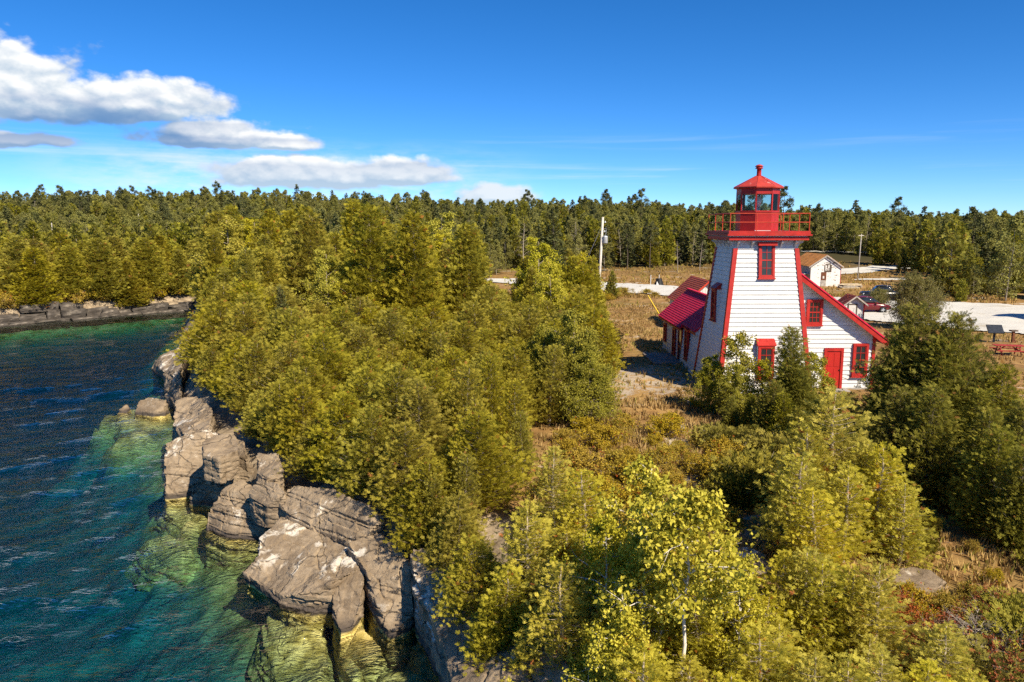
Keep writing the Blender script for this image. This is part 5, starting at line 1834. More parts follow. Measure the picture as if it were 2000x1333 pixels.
class Kind:
    """a plant kind: one crown mesh and one trunk mesh, shared by all its copies"""
    def __init__(s, name, made, leaf, bark, h):
        crown, wood = made
        s.name, s.h = name, h
        s.crown = None if crown is None else np_mesh('crown', crown[0], crown[1], [leaf], attr=crown[2])
        s.trunk = np_mesh('trunk', wood[0], wood[1], [bark], smooth=True)
        s.raw = (crown, wood, leaf, bark)

    def joined(s):
        crown, wood, leaf, bark = s.raw
        if crown is None:
            return s.trunk
        V = np.concatenate([crown[0], wood[0]])
        F = np.concatenate([crown[1], wood[1] + len(crown[0])])
        return np_mesh(s.name, V, F, [leaf, bark], np.r_[np.zeros(len(crown[1])), np.ones(len(wood[1]))], np.r_[crown[2], np.zeros(len(wood[0]))])


FAN7 = frond_template(9, .12, .05, seed=1)
FAN5 = frond_template(7, .15, .085, seed=2)
FAN4 = fan_template(4, .2, .26, seed=3)
NEED = fan_template(6, .18, .10, seed=4)
LEAF6 = leaf_template(6, 1.0, .42, 5)
LEAF4 = leaf_template(4, 1.0, .55, 6)

K = {}
K['young'] = [Kind('cedar_tree', conifer(100 + k, 4.0, .95 + .1 * k, 135, 30, .245, None, None, .05, (.10, .30), .7, FAN7, .3, 1, .3, 0.0, .021), CEDARY, BARKP, 4.0) for k in range(3)]
K['dense'] = [Kind('cedar_tree', conifer(120 + k, 4.2, 1.45 + .12 * (k % 3), 200, 34, .255, None, None, .03, (.06, .46), .85, FAN7, .15, 1 + k % 2, .4), CEDAR, BARK, 4.2) for k in range(3)]
K['tall'] = [Kind('cedar_tree', conifer(140 + k, 9.0, 2.0 + .2 * (k % 3), 330, 17, .42, None, None, .03, (.04, .42), .82, FAN5, .18, 1 + k % 2, .4), CEDAR, BARK, 9.0) for k in range(3)]
K['dark'] = [Kind('cedar_tree', conifer(160 + k, 5.5, 1.6 + .15 * k, 240, 32, .28, None, None, .02, (.05, .46), .78, FAN7, .12, 1 + k % 2, .4), CEDARD, BARK, 5.5) for k in range(2)]
K['spire'] = [Kind('cedar_tree', conifer(170 + k, 4.6, .72, 190, 38, .22, None, None, .02, (.15, .55), .42, FAN7, .1, 1, .2), CEDAR, BARK, 4.6) for k in range(2)]
K['spruce'] = [Kind('spruce_tree', conifer(180 + k, 10.5, 2.3, 200, 13, .42, None, None, .06, (-.12, .10), .95, NEED, .2, 1, .8, .12), SPRUCEL, BARKD, 10.5) for k in range(2)]
K['birch'] = [Kind('birch_tree', broadleaf(200 + k, 4.3, 1.35, 20, 7, 9, .21, LEAF6, .16, .013, .8, 1 + k % 2), BIRCHL, BARKW, 4.3) for k in range(3)]
K['birchstem'] = [Kind('birch_tree', broadleaf(209, 4.3, 1.15, 20, 7, 9, .21, LEAF6, .46, .0095, .8, 1, lean=.10), BIRCHL, BARKW, 4.3)]
K['alder'] = [Kind('alder_tree', broadleaf(220 + k, 6.5, 2.3, 26, 10, 12, .23, LEAF6, .06, .014, .75, 2), ALDERL, BARK, 6.5) for k in range(2)]
K['poplar'] = [Kind('poplar_tree', broadleaf(230 + k, 7.0, 1.9, 24, 8, 10, .24, LEAF6, .1, .012, .8, 2), BIRCHL, BARK, 7.0) for k in range(2)]
K['willow'] = [Kind('willow_bush', broadleaf(240, 4.4, 2.6, 24, 10, 11, .18, LEAF6, .14, .012, .8, 4), WILLOWL, BARK, 4.4)]
K['sapling'] = [Kind('leafy_sapling', broadleaf(250 + k, 3.6, 1.0, 20, 6, 8, .17, LEAF4, .18, .011, .8, 1), ALDERL, BARK, 3.6) for k in range(2)]
K['shrub'] = [Kind('low_shrub', broadleaf(260 + k, .95, .75, 9, 5, 9, .13, LEAF6, .1, .012, .8, 3), SHRUBL, BARK, .95) for k in range(3)]
K['red'] = [Kind('red_heath', broadleaf(270 + k, .6, .85, 10, 6, 10, .10, LEAF6, .1, .012, .6, 4), REDL, BARK, .6) for k in range(2)]
K['juniper'] = [Kind('juniper_bush', conifer(280 + k, .95, 1.5, 130, 17, .26, None, None, .02, (.12, .28), .35, NEED, .1, 1, .2), JUNIL, BARK, .95) for k in range(2)]
K['bare'] = [Kind('bare_bush', broadleaf(290 + k, 1.2, 1.2, 14, 7, 0, .1, LEAF4, .05, .016, .8, 4, bare=True), None, DEADW, 1.2) for k in range(2)]
K['snag'] = [Kind('dead_tree', broadleaf(300 + k, 9.5, 1.5, 22, 6, 0, .1, LEAF4, .3, .013, .9, 1, bare=True), None, DEADW, 9.5) for k in range(2)]
# lighter plants for the distance
K['fcedar'] = [Kind('cedar_tree', conifer(310 + k, 9.0, 2.3, 130, 6.5, .62, None, None, .03, (.0, .36), .65, FAN4, .15, 1, .4, dead_twigs=0), CEDARD, BARK, 9.0) for k in range(3)]
K['fspruce'] = [Kind('spruce_tree', conifer(320 + k, 13.0, 2.4, 150, 6, .70, None, None, .08, (-.10, .10), .95, FAN4, .2, 1, .8, .12, dead_twigs=3), SPRUCEL, BARKD, 13.0) for k in range(3)]
K['fbroad'] = [Kind('poplar_tree', broadleaf(330 + k, 12.0, 2.9, 26, 6, 8, .52, LEAF4,   .07, .009, .8, 1), FARL, BARKF, 12.0) for k in range(4)]
K['fpine'] = [Kind('pine_tree', broadleaf(340 + k, 15.0, 2.5, 12, 6, 10, .60, LEAF6, .52, .011, .35, 1, .8), SPRUCEL, BARKD, 15.0) for k in range(2)]
for ks in K.values():
    for k_ in ks:
        if k_.name not in ('poplar_tree', 'spruce_tree', 'pine_tree', 'cedar_tree', 'dead_tree'):
            k_.raw = None

PLANTED = []
vr = random.Random(77)


K['under'] = list(K['young'])


def plant(kind, x, y, h, label, cat='tree', group=None, idx=None, rz=None, wide=1.0, parts=True):
    ks = K[kind]
    k_ = ks[vr.randrange(len(ks))] if idx is None else ks[idx % len(ks)]
    s_ = h / k_.h
    root = bpy.data.objects.new('cedar_sapling' if kind == 'under' else k_.name, None)
    root.empty_display_size = .3
    link(root)
    root.location = (x, y, tz(x, y) - .04)
    root.rotation_euler = (vr.uniform(-.03, .03), vr.uniform(-.03, .03), vr.uniform(0, 6.28) if rz is None else rz)
    root.scale = (s_ * wide, s_ * wide, s_)
    link(bpy.data.objects.new('trunk' if cat == 'tree' else 'stem', k_.trunk), root)
    if k_.crown:
        link(bpy.data.objects.new('crown', k_.crown), root)
    tag(root, label, cat, group)
    PLANTED.append((x, y))
    return root

# ------------------------------------------------------------------ named trees
TREES = [
    ('dense', -6.3, 28.4, 3.3, 'full cedar behind the upper edge of the broad flat slab'),
    ('dense', -3.4, 27.2, 3.6, 'full cedar two rows behind the long tilted slab'),
    ('dense', -1.3, 24.6, 3.3, 'full cedar between the slim spires and the tilted slab'),
    ('dense', -8.6, 30.6, 3.1, 'full cedar above the dark block and the wedge of rock'),
    ('alder', 10.48, 34.5, 2.69, 'dense leafy bush filling the tower corner below the sapling'),
    ('dark', 16.75, 25.5, 4.28, 'cedar at the right edge under the picnic table'),
    ('dark', 14.03, 21.5, 3.22, 'low cedar in the right edge group'),
    ('dark', 14.06, 20.5, 2.99, 'lowest cedar at the right edge'),
    ('dense', -2.75, 23.6, 3.0, 'cedar overhanging the top of the long tilted slab'),
    ('dense', -3.7, 25.0, 3.2, 'cedar above the crack behind the tilted slab'),
    ('dense', -1.7, 21.8, 2.6, 'cedar leaning over the gap beside the tilted slab'),
    ('dense', -0.9, 19.6, 2.3, 'cedar on the brink of the shaded cliff'),
    ('dense', -4.9, 26.6, 3.3, 'cedar at the upper edge of the broad flat slab'),
    ('dense', -0.4, 17.4, 2.2, 'lowest cedar on the brink of the shaded cliff'),
    ('alder', 9.9, 36.0, 1.88, 'leafy bush at the tower left foot beside the sapling'),
    ('dark', 10.41, 32.5, 1.79, 'cedar left of the bushy one at the tower foot'),
    ('dark', 11.22, 30.8, 2.27, 'cedar right of the bushy one at the tower foot'),
    ('dark', 9.6, 29.5, 1.21, 'low cedar at the front of the clump below the tower'),
    ('dark', 12.05, 27.5, 1.93, 'cedar filling the gap below the front door'),
    ('sapling', 14.1, 33.5, 2.38, 'thin sapling in front of the red door'),
    ('dark', 13.39, 24.0, 3.84, 'lower cedar in front of the tallest one on the right'),
    ('dark', 12.53, 33.5, 4.44, 'tall dark cedar standing before the lower tower window'),
    ('dark', 10.87, 31.5, 2.62, 'bushy cedar in front of the tower foot'),
    ('dark', 12.48, 30.5, 1.97, 'cedar below the red front door'),
    ('sapling', 10.66, 36.0, 4.03, 'thin leafy sapling against the tower corner'),
    ('sapling', 11.82, 35.5, 2.84, 'slender sapling left of the lower tower window'),
    ('alder', 9.63, 37.0, 2.83, 'bushy green tree at the left foot of the tower'),
    ('dark', 9.67, 33.0, 1.56, 'low cedar left of the tower foot'),
    ('dark', 11.14, 29.0, 1.96, 'low cedar spreading below the tall dark cedar'),
    ('young', 13.61, 30.5, 2.27, 'small cedar under the parlour window'),
    ('sapling', 14.0, 35.0, 3.16, 'wispy sapling by the tower right corner'),
    ('dark', 14.28, 28.0, 5.13, 'big cedar at the right corner of the house'),
    ('dark', 14.78, 27.5, 6.02, 'tallest cedar on the right, below the olive bush'),
    ('dark', 15.22, 26.5, 5.09, 'broad cedar between the tallest and the pointed one on the right'),
    ('dark', 15.74, 26.5, 5.81, 'pointed cedar in front of the information sign'),
    ('dark', 15.43, 24.5, 3.65, 'cedar below the picnic table'),
    ('dark', 15.98, 23.5, 3.46, 'cedar at the right edge below the picnic table'),
    ('dark', 13.63, 28.0, 2.88, 'cedar just right of the lower right house window'),
    ('dark', 12.93, 25.0, 3.62, 'cedar in the dark group right of the house door'),
    ('dark', 14.3, 22.5, 3.53, 'dark cedar low at the right edge'),
    ('young', 9.26, 21.5, 4.23, 'yellow-green cedar rising in the middle of the right foreground'),
    ('young', 8.43, 21.0, 3.34, 'cedar left of the yellow-green spire below the door'),
    ('young', 9.9, 20.8, 3.04, 'slim pale-stemmed cedar right of the yellow-green spire'),
    ('young', 10.12, 20.2, 3.07, 'slimmest pale-stemmed cedar above the red heath'),
    ('young', 7.72, 20.0, 2.87, 'bushy cedar above the junipers'),
    ('young', 8.83, 19.5, 2.74, 'young cedar between two pale stems'),
    ('young', 10.38, 19.5, 2.32, 'last pale-stemmed cedar before the rocky clearing'),
    ('young', 7.71, 18.5, 2.4, 'young cedar over the shaded hollow'),
    ('young', 5.88, 15.5, 2.2, 'pale-stemmed young cedar right of the birches'),
    ('young', 6.21, 15.2, 2.49, 'slim young cedar in the lower right row'),
    ('young', 6.56, 15.0, 2.33, 'third young cedar of the lower right row'),
    ('young', 6.97, 14.8, 2.22, 'young cedar beside the red heath'),
    ('young', 7.36, 14.6, 2.38, 'bushy young cedar left of the grey bare bush'),
    ('young', 4.62, 13.0, 2.24, 'low young cedar under the birch leaves'),
    ('young', 5.18, 12.3, 2.18, 'young cedar at the bottom right edge'),
    ('young', 5.74, 12.3, 2.06, 'young cedar low at the bottom, beside the heath'),
    ('young', 6.41, 12.4, 1.93, 'last young cedar of the bottom edge on the right'),
    ('young', 3.71, 12.2, 2.17, 'young cedar at the bottom below the birch stem'),
    ('young', 2.34, 12.6, 2.74, 'pale thin cedar with bare stem in the bottom middle'),
    ('young', 1.36, 12.8, 2.46, 'leafy young cedar at the bottom middle'),
    ('young', 0.68, 13.2, 2.14, 'young cedar above the bottom edge near the cliff'),
    ('young', 0.05, 15.0, 2.61, 'young cedar leaning over the shaded cliff'),
    ('young', 1.06, 16.0, 2.71, 'young cedar left of the birches'),
    ('young', -0.53, 15.0, 1.99, 'cedar hanging at the cliff top edge'),
    ('young', 2.78, 11.8, 2.37, 'young cedar at the bottom edge under the birch'),
    ('young', 1.71, 11.6, 2.24, 'low young cedar cut by the bottom edge'),
    ('young', 0.51, 18.5, 2.87, 'young cedar with rust-red dead spray'),
    ('young', -0.18, 17.5, 2.25, 'young cedar behind the one over the cliff'),
    ('young', 2.12, 20.5, 2.5, 'sparse pale cedar at the meadow edge'),
    ('young', 1.31, 22.5, 2.58, 'pale feathery cedar beside the shrubs'),
    ('birchstem', 3.33, 14.0, 4.61, 'birch with a white stem in the foreground'),
    ('birch', 2.95, 16.6, 4.03, 'leafy birch with the highest crown of the foreground'),
    ('birch', 2.14, 16.2, 3.22, 'birch left of the white stem'),
    ('birch', 4.64, 15.6, 2.52, 'birch right of the white stem'),
    ('birch', 4.61, 14.4, 2.54, 'low birch beside the young cedar row'),
    ('birch', 2.85, 15.4, 3.06, 'birch in front of the highest crown'),
    ('birch', 2.13, 13.8, 2.91, 'low birch over the bottom cedars'),
    ('alder', 2.82, 35.0, 5.07, 'big dark broadleaf tree at the left of the clearing'),
    ('alder', 1.42, 36.5, 4.16, 'dark broadleaf tree behind the slim cedar spires'),
    ('alder', 3.4, 33.5, 3.41, 'rounded broadleaf tree facing the red-roofed wing'),
    ('poplar', 3.03, 57.0, 6.59, 'light green poplar left of the utility pole'),
    ('poplar', 3.47, 52.0, 4.38, 'lower light green poplar before the utility pole'),
    ('spruce', 4.1, 76.0, 10.6, 'tall dark spruce rising above the middle of the wood'),
    ('spruce', -15.78, 52.0, 4.9, 'blue-green spruce among the cedars above the cliff'),
    ('spire', 0.04, 28.0, 3.27, 'slim cedar spire left of the meadow'),
    ('spire', 0.4, 26.5, 2.56, 'slimmest cedar spire beside the meadow'),
    ('spire', -0.71, 30.0, 3.79, 'cedar spire in front of the dark broadleaf trees'),
    ('spire', -1.24, 26.0, 3.2, 'cedar spire above the sparse young ones'),
    ('spire', -1.5, 23.0, 2.8, 'cedar spire at the edge over the tilted slab'),
    ('spire', -2.4, 23.2, 2.6, 'cedar spire nearest the long tilted slab'),
    ('fcedar', 52.75, 90.0, 2.81, 'small lone cedar at the edge of the right-hand wood'),
    ('fcedar', 74.48, 147.0, 4.43, 'small cedar standing on the open grass far right'),
    ('fcedar', 75.31, 158.0, 7.5, 'dark cedar clump left part by the far track'),
    ('fcedar', 78.42, 158.0, 7.81, 'dark cedar clump right part by the far track'),
    ('fcedar', 12.06, 93.0, 3.53, 'small pointed cedar right of the utility pole'),
    ('willow', 35.13, 67.0, 4.83, 'round olive bush in front of the black pickup'),
    ('willow', 40.61, 85.0, 2.19, 'small olive bush left of the black pickup'),
]
for i_, (kind, x, y, h, lab) in enumerate(TREES):
    plant(kind, x, y, h, lab, 'bush' if kind == 'willow' else 'tree', None, i_, wide={'young': 1.25, 'birch': 1.0, 'dark': 1.1, 'willow': .75, 'dense': 1.25}.get(kind, 1.0) * (.8 if lab.startswith('pointed cedar') else 1))


def inside(x, y, poly):
    r = False
    for (ax, ay), (bx, by) in zip(poly, poly[1:] + poly[:1]):
        if (ay > y) != (by > y) and x < (bx - ax) * (y - ay) / (by - ay) + ax:
            r = not r
    return r


def fill(poly, spacing, rng, avoid=None, tries=6000, seen=None):
    xs_, ys_ = [p[0] for p in poly], [p[1] for p in poly]
    pts = [] if seen is None else list(seen)
    out = []
    for _ in range(tries):
        x, y = rng.uniform(min(xs_), max(xs_)), rng.uniform(min(ys_), max(ys_))
        if not inside(x, y, poly):
            continue
        sp = spacing(x, y)
        if any((x - a) ** 2 + (y - b) ** 2 < sp * sp for a, b in pts):
            continue
        if avoid and avoid(x, y):
            continue
        pts.append((x, y))
        out.append((x, y))
    return out


# cedar stand on the cliff top
STAND = [(-0.4, 18.5), (-2.3, 21.9), (-4.2, 24.9), (-6.6, 27.6), (-9.3, 30.8), (-12.0, 34.6), (-18.5, 46), (-21.5, 54), (-26, 66), (-34, 88), (-41, 106), (-34, 108), (-16, 84), (2, 84), (8, 78), (7, 62), (5.2, 46), (3.6, 38), (0.8, 31), (0.4, 25)]
fr_ = random.Random(5)


def gap_here(x, y):
    if (x + 10.5) ** 2 / 9 + (y - 53.5) ** 2 / 7 < 1:        # small opening with bare soil
        return True
    return x / y > .112 and y > 36


def stand_h(x, y):
    if y < 48:
        h = 3.0 + (y - 22) / 26 * .7
    elif y < 57:
        h = 4.2 if x < -16 or x > -3 else 3.0
    elif y < 80:
        h = 8.2 if -22 < x < -2 else 6.2
    else:
        h = 9.0
    if x > -3 and y >= 40:
        h = min(h, 5.0 + (y - 40) * .05)
    h *= fr_.uniform(.78, 1.28)
    if -.046 < x / y < .010 and y > 52:                      # lower growth where the road shows
        h = min(h, max(1.2, (12 - y * .083) - 3))
    d = float(shore_dist(np.array([x]), np.array([y]))[0])
    return h * (.68 if d < 2.2 else 1.0)


ORD = ['nearest', 'second nearest', 'third nearest', 'fourth nearest', 'fifth nearest', 'sixth nearest', 'seventh nearest', 'eighth nearest', 'ninth nearest', 'tenth nearest', 'eleventh nearest', 'twelfth nearest', 'thirteenth nearest', 'fourteenth nearest', 'fifteenth nearest', 'sixteenth nearest', 'seventeenth nearest', 'eighteenth nearest', 'nineteenth nearest', 'twentieth nearest']


def name_by_landmark(pts, marks, what, common):
    """a label for every plant: its rank among those closest to one thing that is easy to find"""
    near = {}
    for p in pts:
        m_ = min(marks, key=lambda q: (q[0] - p[0]) ** 2 + (q[1] - p[1]) ** 2)
        near.setdefault(m_, []).append(p)
    out = {}
    for m_, ps_ in near.items():
        ps_.sort(key=lambda p: (m_[0] - p[0]) ** 2 + (m_[1] - p[1]) ** 2)
        for k, p in enumerate(ps_):
            out[p] = f'{what} {ORD[k]} to the {m_[2]}' if k < len(ORD) else common
    return out


MARKS = [(-27.5, 60, 'long jutting ledge'), (-22, 49.5, 'cliff blocks behind the lone rock'), (-16.5, 39, 'rounded bluff'), (-13, 34, 'layered rock wall'), (-11.8, 31, 'flat block on the wall'),
         (-9.3, 28.5, 'wedge of rock'), (-6.4, 26, 'broad flat slab'), (-4.0, 23, 'long tilted slab'), (-1.5, 19.5, 'shaded cliff face'), (-10.5, 53.5, 'small bare opening'), (-15.8, 52, 'blue-green spruce'),
         (0, 28, 'slim spires'), (1.4, 36.5, 'dark broadleaf tree'), (4, 56, 'light green poplar'), (4.1, 76, 'tall dark spruce'), (-3, 45, 'middle of the stand'), (-8, 40, 'hollow in the low stand'),
         (-15, 43, 'crest of the low stand'), (-19, 62, 'cliff end of the tall stand'), (-10, 66, 'heart of the tall stand'), (-28, 75, 'cove corner'), (-35, 95, 'head of the cove'), (-2, 66, 'road gap')]
stand = fill(STAND, lambda x, y: 1.5 if y < 48 else (2.1 if y < 58 else 3.3), fr_, gap_here, 9000, PLANTED)
SL_ = name_by_landmark([q for q in stand if q[1] < 57], MARKS[:18], 'low yellow-green cedar', 'low yellow-green cedar in the dense stand above the shore rocks')
SL_.update(name_by_landmark([q for q in stand if q[1] >= 57], MARKS[13:15] + MARKS[18:] + MARKS[9:10], 'tall tree', 'tall cedar in the stand behind the small opening'))
for (x, y) in stand:
    h = stand_h(x, y)
    if y < 57:
        kind = 'spire' if (x > -4 and fr_.random() < .3) else 'dense'
        lab, grp_ = 'low yellow-green cedar in the dense stand above the shore rocks', 'low cedars above the shore'
    else:
        kind = 'tall' if fr_.random() < .88 else 'poplar'
        lab, grp_ = 'tall cedar in the stand behind the small clearing', 'tall cedars of the point'
        if kind == 'poplar':
            lab, grp_ = 'light green broadleaf tree among the tall cedars of the point', 'broadleaf trees among the cedars'
    plant(kind, x, y, h, SL_[(x, y)], 'tree', grp_, wide=1.25 if kind == 'dense' else 1.2)

# cedars across the cove
COVE = [(-43.5, 109.5), (-46, 111.0), (-48.8, 108.8), (-54.2, 103.0), (-62.0, 94.4), (-76, 82.8), (-92, 72), (-96, 80), (-80, 92), (-66, 103.5), (-58, 112), (-48, 119), (-40, 117)]
cove = fill(COVE, lambda x, y: 2.7, fr_, None, 2500)
CL_ = name_by_landmark(cove, [(-80, 130, 'thin grey pole'), (-46, 110, 'head of the cove'), (-60, 97, 'middle of the far cliff'), (-75, 84, 'left edge of the picture'), (-72, 150, 'grey pole top')], 'olive cedar across the cove', 'olive cedar on the low cliff across the cove')
for n_, (x, y) in enumerate(sorted(cove)):
    plant('tall', x, y, fr_.uniform(6.0, 8.2), CL_[(x, y)], 'tree', 'cedars across the cove', wide=1.55)
# scrub hiding the brink of the far cliff
for a, b in zip(far_line[1:-1], far_line[2:]):
    L = (b - a).length
    nrm = Vector(((b - a).y, -(b - a).x, 0)).normalized()
    if nrm.y < 0:
        nrm = -nrm
    t = 0.0
    while t < L:
        q = a.lerp(b, t / L) + nrm * fr_.uniform(1.0, 2.6)
        plant('shrub', q.x, q.y, fr_.uniform(1.3, 2.1), 'bushy scrub on the brink of the far cliff across the cove', 'shrub', 'scrub on the far cliff', wide=1.1)
        t += fr_.uniform(.9, 1.5)
# wood edge behind the road and on the right
EDGE = [(0, 146), (14, 150), (34, 152), (50, 160), (62, 172), (60, 186), (0, 168)]
RIGHT = [(54, 95), (62, 88), (82, 84), (120, 96), (125, 150), (90, 166), (80, 158), (74, 140), (66, 118)]
edge = fill(EDGE, lambda x, y: 4.2, fr_, None, 1500)
right = fill(RIGHT, lambda x, y: 5.4, fr_, lambda x, y: x / y < .52 + (.03 if y < 120 else 0) or (y < 96 and x / y < .60), 1500)
WN_ = {'fcedar': 'dark cedar', 'fspruce': 'dark spruce', 'fbroad': 'grey-green poplar', 'snag': 'bare grey dead tree', 'fpine': 'flat-topped pine'}
EL_ = name_by_landmark(edge, [(22.3, 116.5, 'black drum'), (9.5, 84.8, 'tall utility pole'), (46.6, 118, 'rusty barn'), (57.1, 127, 'slender grey pole'), (34, 150, 'middle of the road-side wood edge')], 'at the wood edge,', 'at the wood edge behind the gravel road')
RL_ = name_by_landmark(right, [(52.7, 90, 'small lone cedar'), (57, 97, 'three stone blocks'), (75, 92, 'right edge of the picture'), (75, 158, 'far cedar clump'), (90, 130, 'middle of the right wood')], 'in the right wood,', 'in the wood at the right edge')
for (x, y) in edge:
    kd = fr_.choice(['fcedar', 'fspruce', 'fbroad', 'fcedar', 'fcedar'])
    plant(kd, x, y, fr_.uniform(6.5, 9.5), WN_[kd] + ' ' + EL_[(x, y)], 'tree', 'wood edge behind the road')
for (x, y) in right:
    kd = fr_.choice(['fcedar', 'fspruce', 'fspruce', 'fcedar', 'fcedar', 'fbroad'])
    plant(kd, x, y, fr_.uniform(7, 10.5), WN_[kd] + ' ' + RL_[(x, y)], 'tree', 'wood at the right edge')
for (x, y, h) in ((2.0, 134, 9.5), (8.5, 150, 8), (13, 153, 9), (-7, 133, 9), (22, 156, 7.5), (37, 158, 7), (-52, 150, 9), (-45, 146, 8), (-58, 148, 9.5)):
    plant('snag', x, y, h, 'bleached dead tree standing in the far wood', 'tree', 'dead trees in the far wood')

# everything farther back reads as one wood
def far_forest():
    g = np.random.RandomState(9)
    protos = []
    for nm in ('fcedar', 'fspruce', 'fbroad', 'fpine', 'snag'):
        for k_ in K[nm]:
            protos.append((nm, k_))
    P, PI, SCL = [], [], []
    cell = {}
    n_try = 46000
    ty_ = 128 + 300 * g.rand(n_try) ** 1.25
    ty_[:9000] = 92 + 50 * g.rand(9000)
    tx_ = (g.rand(n_try) * 2 - 1) * (ty_ * .80 + 10)
    ts_ = shore_dist(tx_, ty_)
    for x, y, sd_ in zip(tx_, ty_, ts_):
        edge_y = np.interp(x, [-400, -130, -78, -46, -38, -28, -14, -4, 0, 50, 62, 66, 90, 130, 400], [60, 78, 98, 117, 117, 100, 98, 130, 152, 160, 176, 190, 172, 150, 150])
        if not (y >= edge_y or (x > 56 and y > 98 and x / y > .57)) or sd_ < 7:
            continue
        sp = 2.9 + (y - 128) * .006
        key = (int(x // sp), int(y // sp))
        if key in cell:
            continue
        cell[key] = 1
        near_cedar = y < 134 and x < -12
        nm = 'fcedar' if near_cedar else g.choice(['fcedar', 'fspruce', 'fbroad', 'fpine', 'snag'], p=[.30, .10, .565, .02, .015])
        idx = [i for i, (n_, _) in enumerate(protos) if n_ == nm]
        PI.append(g.choice(idx))
        hgt = {'fcedar': 7.6, 'fspruce': 9.0, 'fbroad': 8.4, 'fpine': 12.0, 'snag': 8.0}[nm] * g.uniform(.58, 1.15) * (.9 if near_cedar else 1) * (1 + .22 * float(fbm(x * .02, y * .02, 2.0, 2)))
        SCL.append(hgt / protos[PI[-1]][1].h)
        P.append((x, y))
    P = np.array(P)
    Z_ = terrain_z(P[:, 0], P[:, 1]) - .1
    me = bpy.data.meshes.new('forest')
    me.from_pydata(np.column_stack([P, Z_]).tolist(), [], [])
    for nm, arr, ty in (('proto', PI, 'INT'), ('size', SCL, 'FLOAT'), ('turn', g.rand(len(P)) * 6.28, 'FLOAT')):
        a = me.attributes.new(nm, ty, 'POINT')
        a.data.foreach_set('value', np.asarray(arr, np.int32 if ty == 'INT' else np.float32))
    o = bpy.data.objects.new('forest', me)
    link(o)
    tag(o, 'mixed green wood covering the low rise up to the skyline', None, None, 'stuff')
    # one tree of every far kind stands in the wood itself and lends its shape to the rest
    ng = bpy.data.node_groups.new('forest', 'GeometryNodeTree')
    ng.interface.new_socket('Geometry', in_out='INPUT', socket_type='NodeSocketGeometry')
    ng.interface.new_socket('Geometry', in_out='OUTPUT', socket_type='NodeSocketGeometry')
    gi_ = node(ng, 'NodeGroupInput')
    go_ = node(ng, 'NodeGroupOutput')
    jn = node(ng, 'GeometryNodeJoinGeometry')

    def named(nm, ty):
        n_ = node(ng, 'GeometryNodeInputNamedAttribute', data_type=ty)
        n_.inputs['Name'].default_value = nm
        return n_.outputs[0]
    pr_, sz_, tn_ = named('proto', 'INT'), named('size', 'FLOAT'), named('turn', 'FLOAT')
    cx = node(ng, 'ShaderNodeCombineXYZ')
    ng.links.new(tn_, cx.inputs[2])
    e2r = node(ng, 'FunctionNodeEulerToRotation')
    ng.links.new(cx.outputs[0], e2r.inputs[0])
    lab = {'fcedar': 'dark cedar', 'fspruce': 'dark spruce', 'fbroad': 'grey-green poplar', 'fpine': 'flat-topped pine', 'snag': 'bare dead tree'}
    for i, (nm, k_) in enumerate(protos):
        t_o = bpy.data.objects.new(k_.name, k_.joined())
        link(t_o)
        x, y = -24 + i * 4.6, 131 + (i % 3) * 2.0
        if x > -3:
            y += 14
        t_o.location = (x, y, tz(x, y) - .1)
        s_ = {'fpine': .85, 'fbroad': .8}.get(nm, .85)
        s_ *= .72
        t_o.scale = (s_, s_, s_)
        tag(t_o, lab[nm] + ' in the far front row, ' + ('leftmost', 'second from left', 'third from left', 'fourth from left', 'fifth from left', 'sixth from left', 'seventh from left', 'eighth from left', 'middle', 'sixth from right', 'fifth from right', 'fourth from right', 'third from right', 'second from right', 'rightmost')[min(i, 14)], 'tree', 'front row of the far wood')
        oi = node(ng, 'GeometryNodeObjectInfo', transform_space='ORIGINAL')
        oi.inputs['Object'].default_value = t_o
        oi.inputs['As Instance'].default_value = True
        cmp_ = node(ng, 'FunctionNodeCompare', data_type='INT', operation='EQUAL')
        ng.links.new(pr_, cmp_.inputs[2])
        cmp_.inputs[3].default_value = i
        ip = node(ng, 'GeometryNodeInstanceOnPoints')
        ng.links.new(gi_.outputs[0], ip.inputs['Points'])
        ng.links.new(cmp_.outputs[0], ip.inputs['Selection'])
        ng.links.new(oi.outputs['Geometry'], ip.inputs['Instance'])
        ng.links.new(e2r.outputs[0], ip.inputs['Rotation'])
        ng.links.new(sz_, ip.inputs['Scale'])
        ng.links.new(ip.outputs[0], jn.inputs[0])
    ng.links.new(jn.outputs[0], go_.inputs[0])
    md = o.modifiers.new('forest', 'NODES')
    md.node_group = ng
    print('forest', len(P))


far_forest()

# bare rock showing in the right foreground
sr_ = random.Random(31)
for x_, y_, sx_, sy_, h_, lab in ((10.2, 18.2, 1.0, .7, .55, 'dark rock outcrop in the rocky clearing above the red heath'), (12.6, 16.9, .9, .7, .4, 'flat dark rock at the right edge of the clearing'),
                                  (5.9, 19.6, 1.3, 1.0, .4, 'shaded rock hump between the birches and the cedars'), (6.6, 21.0, 1.2, .7, .3, 'flat grey rock beside the junipers')):
    bm = bmesh.new()
    bmesh.ops.create_icosphere(bm, subdivisions=2, radius=.62)
    for v in bm.verts:
        v.co *= sr_.uniform(.72, 1.2)
    m0 = bpy.data.meshes.new('t')
    bm.to_mesh(m0)
    bm.free()
    r = weather(remeshed(m0, .05), 1.0, x_)
    r.materials.append(ROCK)
    o = bpy.data.objects.new('rock_outcrop', r)
    link(o)
    o.location = (x_, y_, tz(x_, y_) - h_ * .12)
    o.rotation_euler = (.12, -.1, x_)
    o.scale = (sx_ * 1.6, sy_ * 1.6, h_ * 1.5)
    tag(o, lab, 'rock')

# ------------------------------------------------------------------ low plants
def low(kind, x, y, h, lab, cat, group, wide=1.0):
    plant(kind, x, y, h, lab, cat, group, wide=wide)


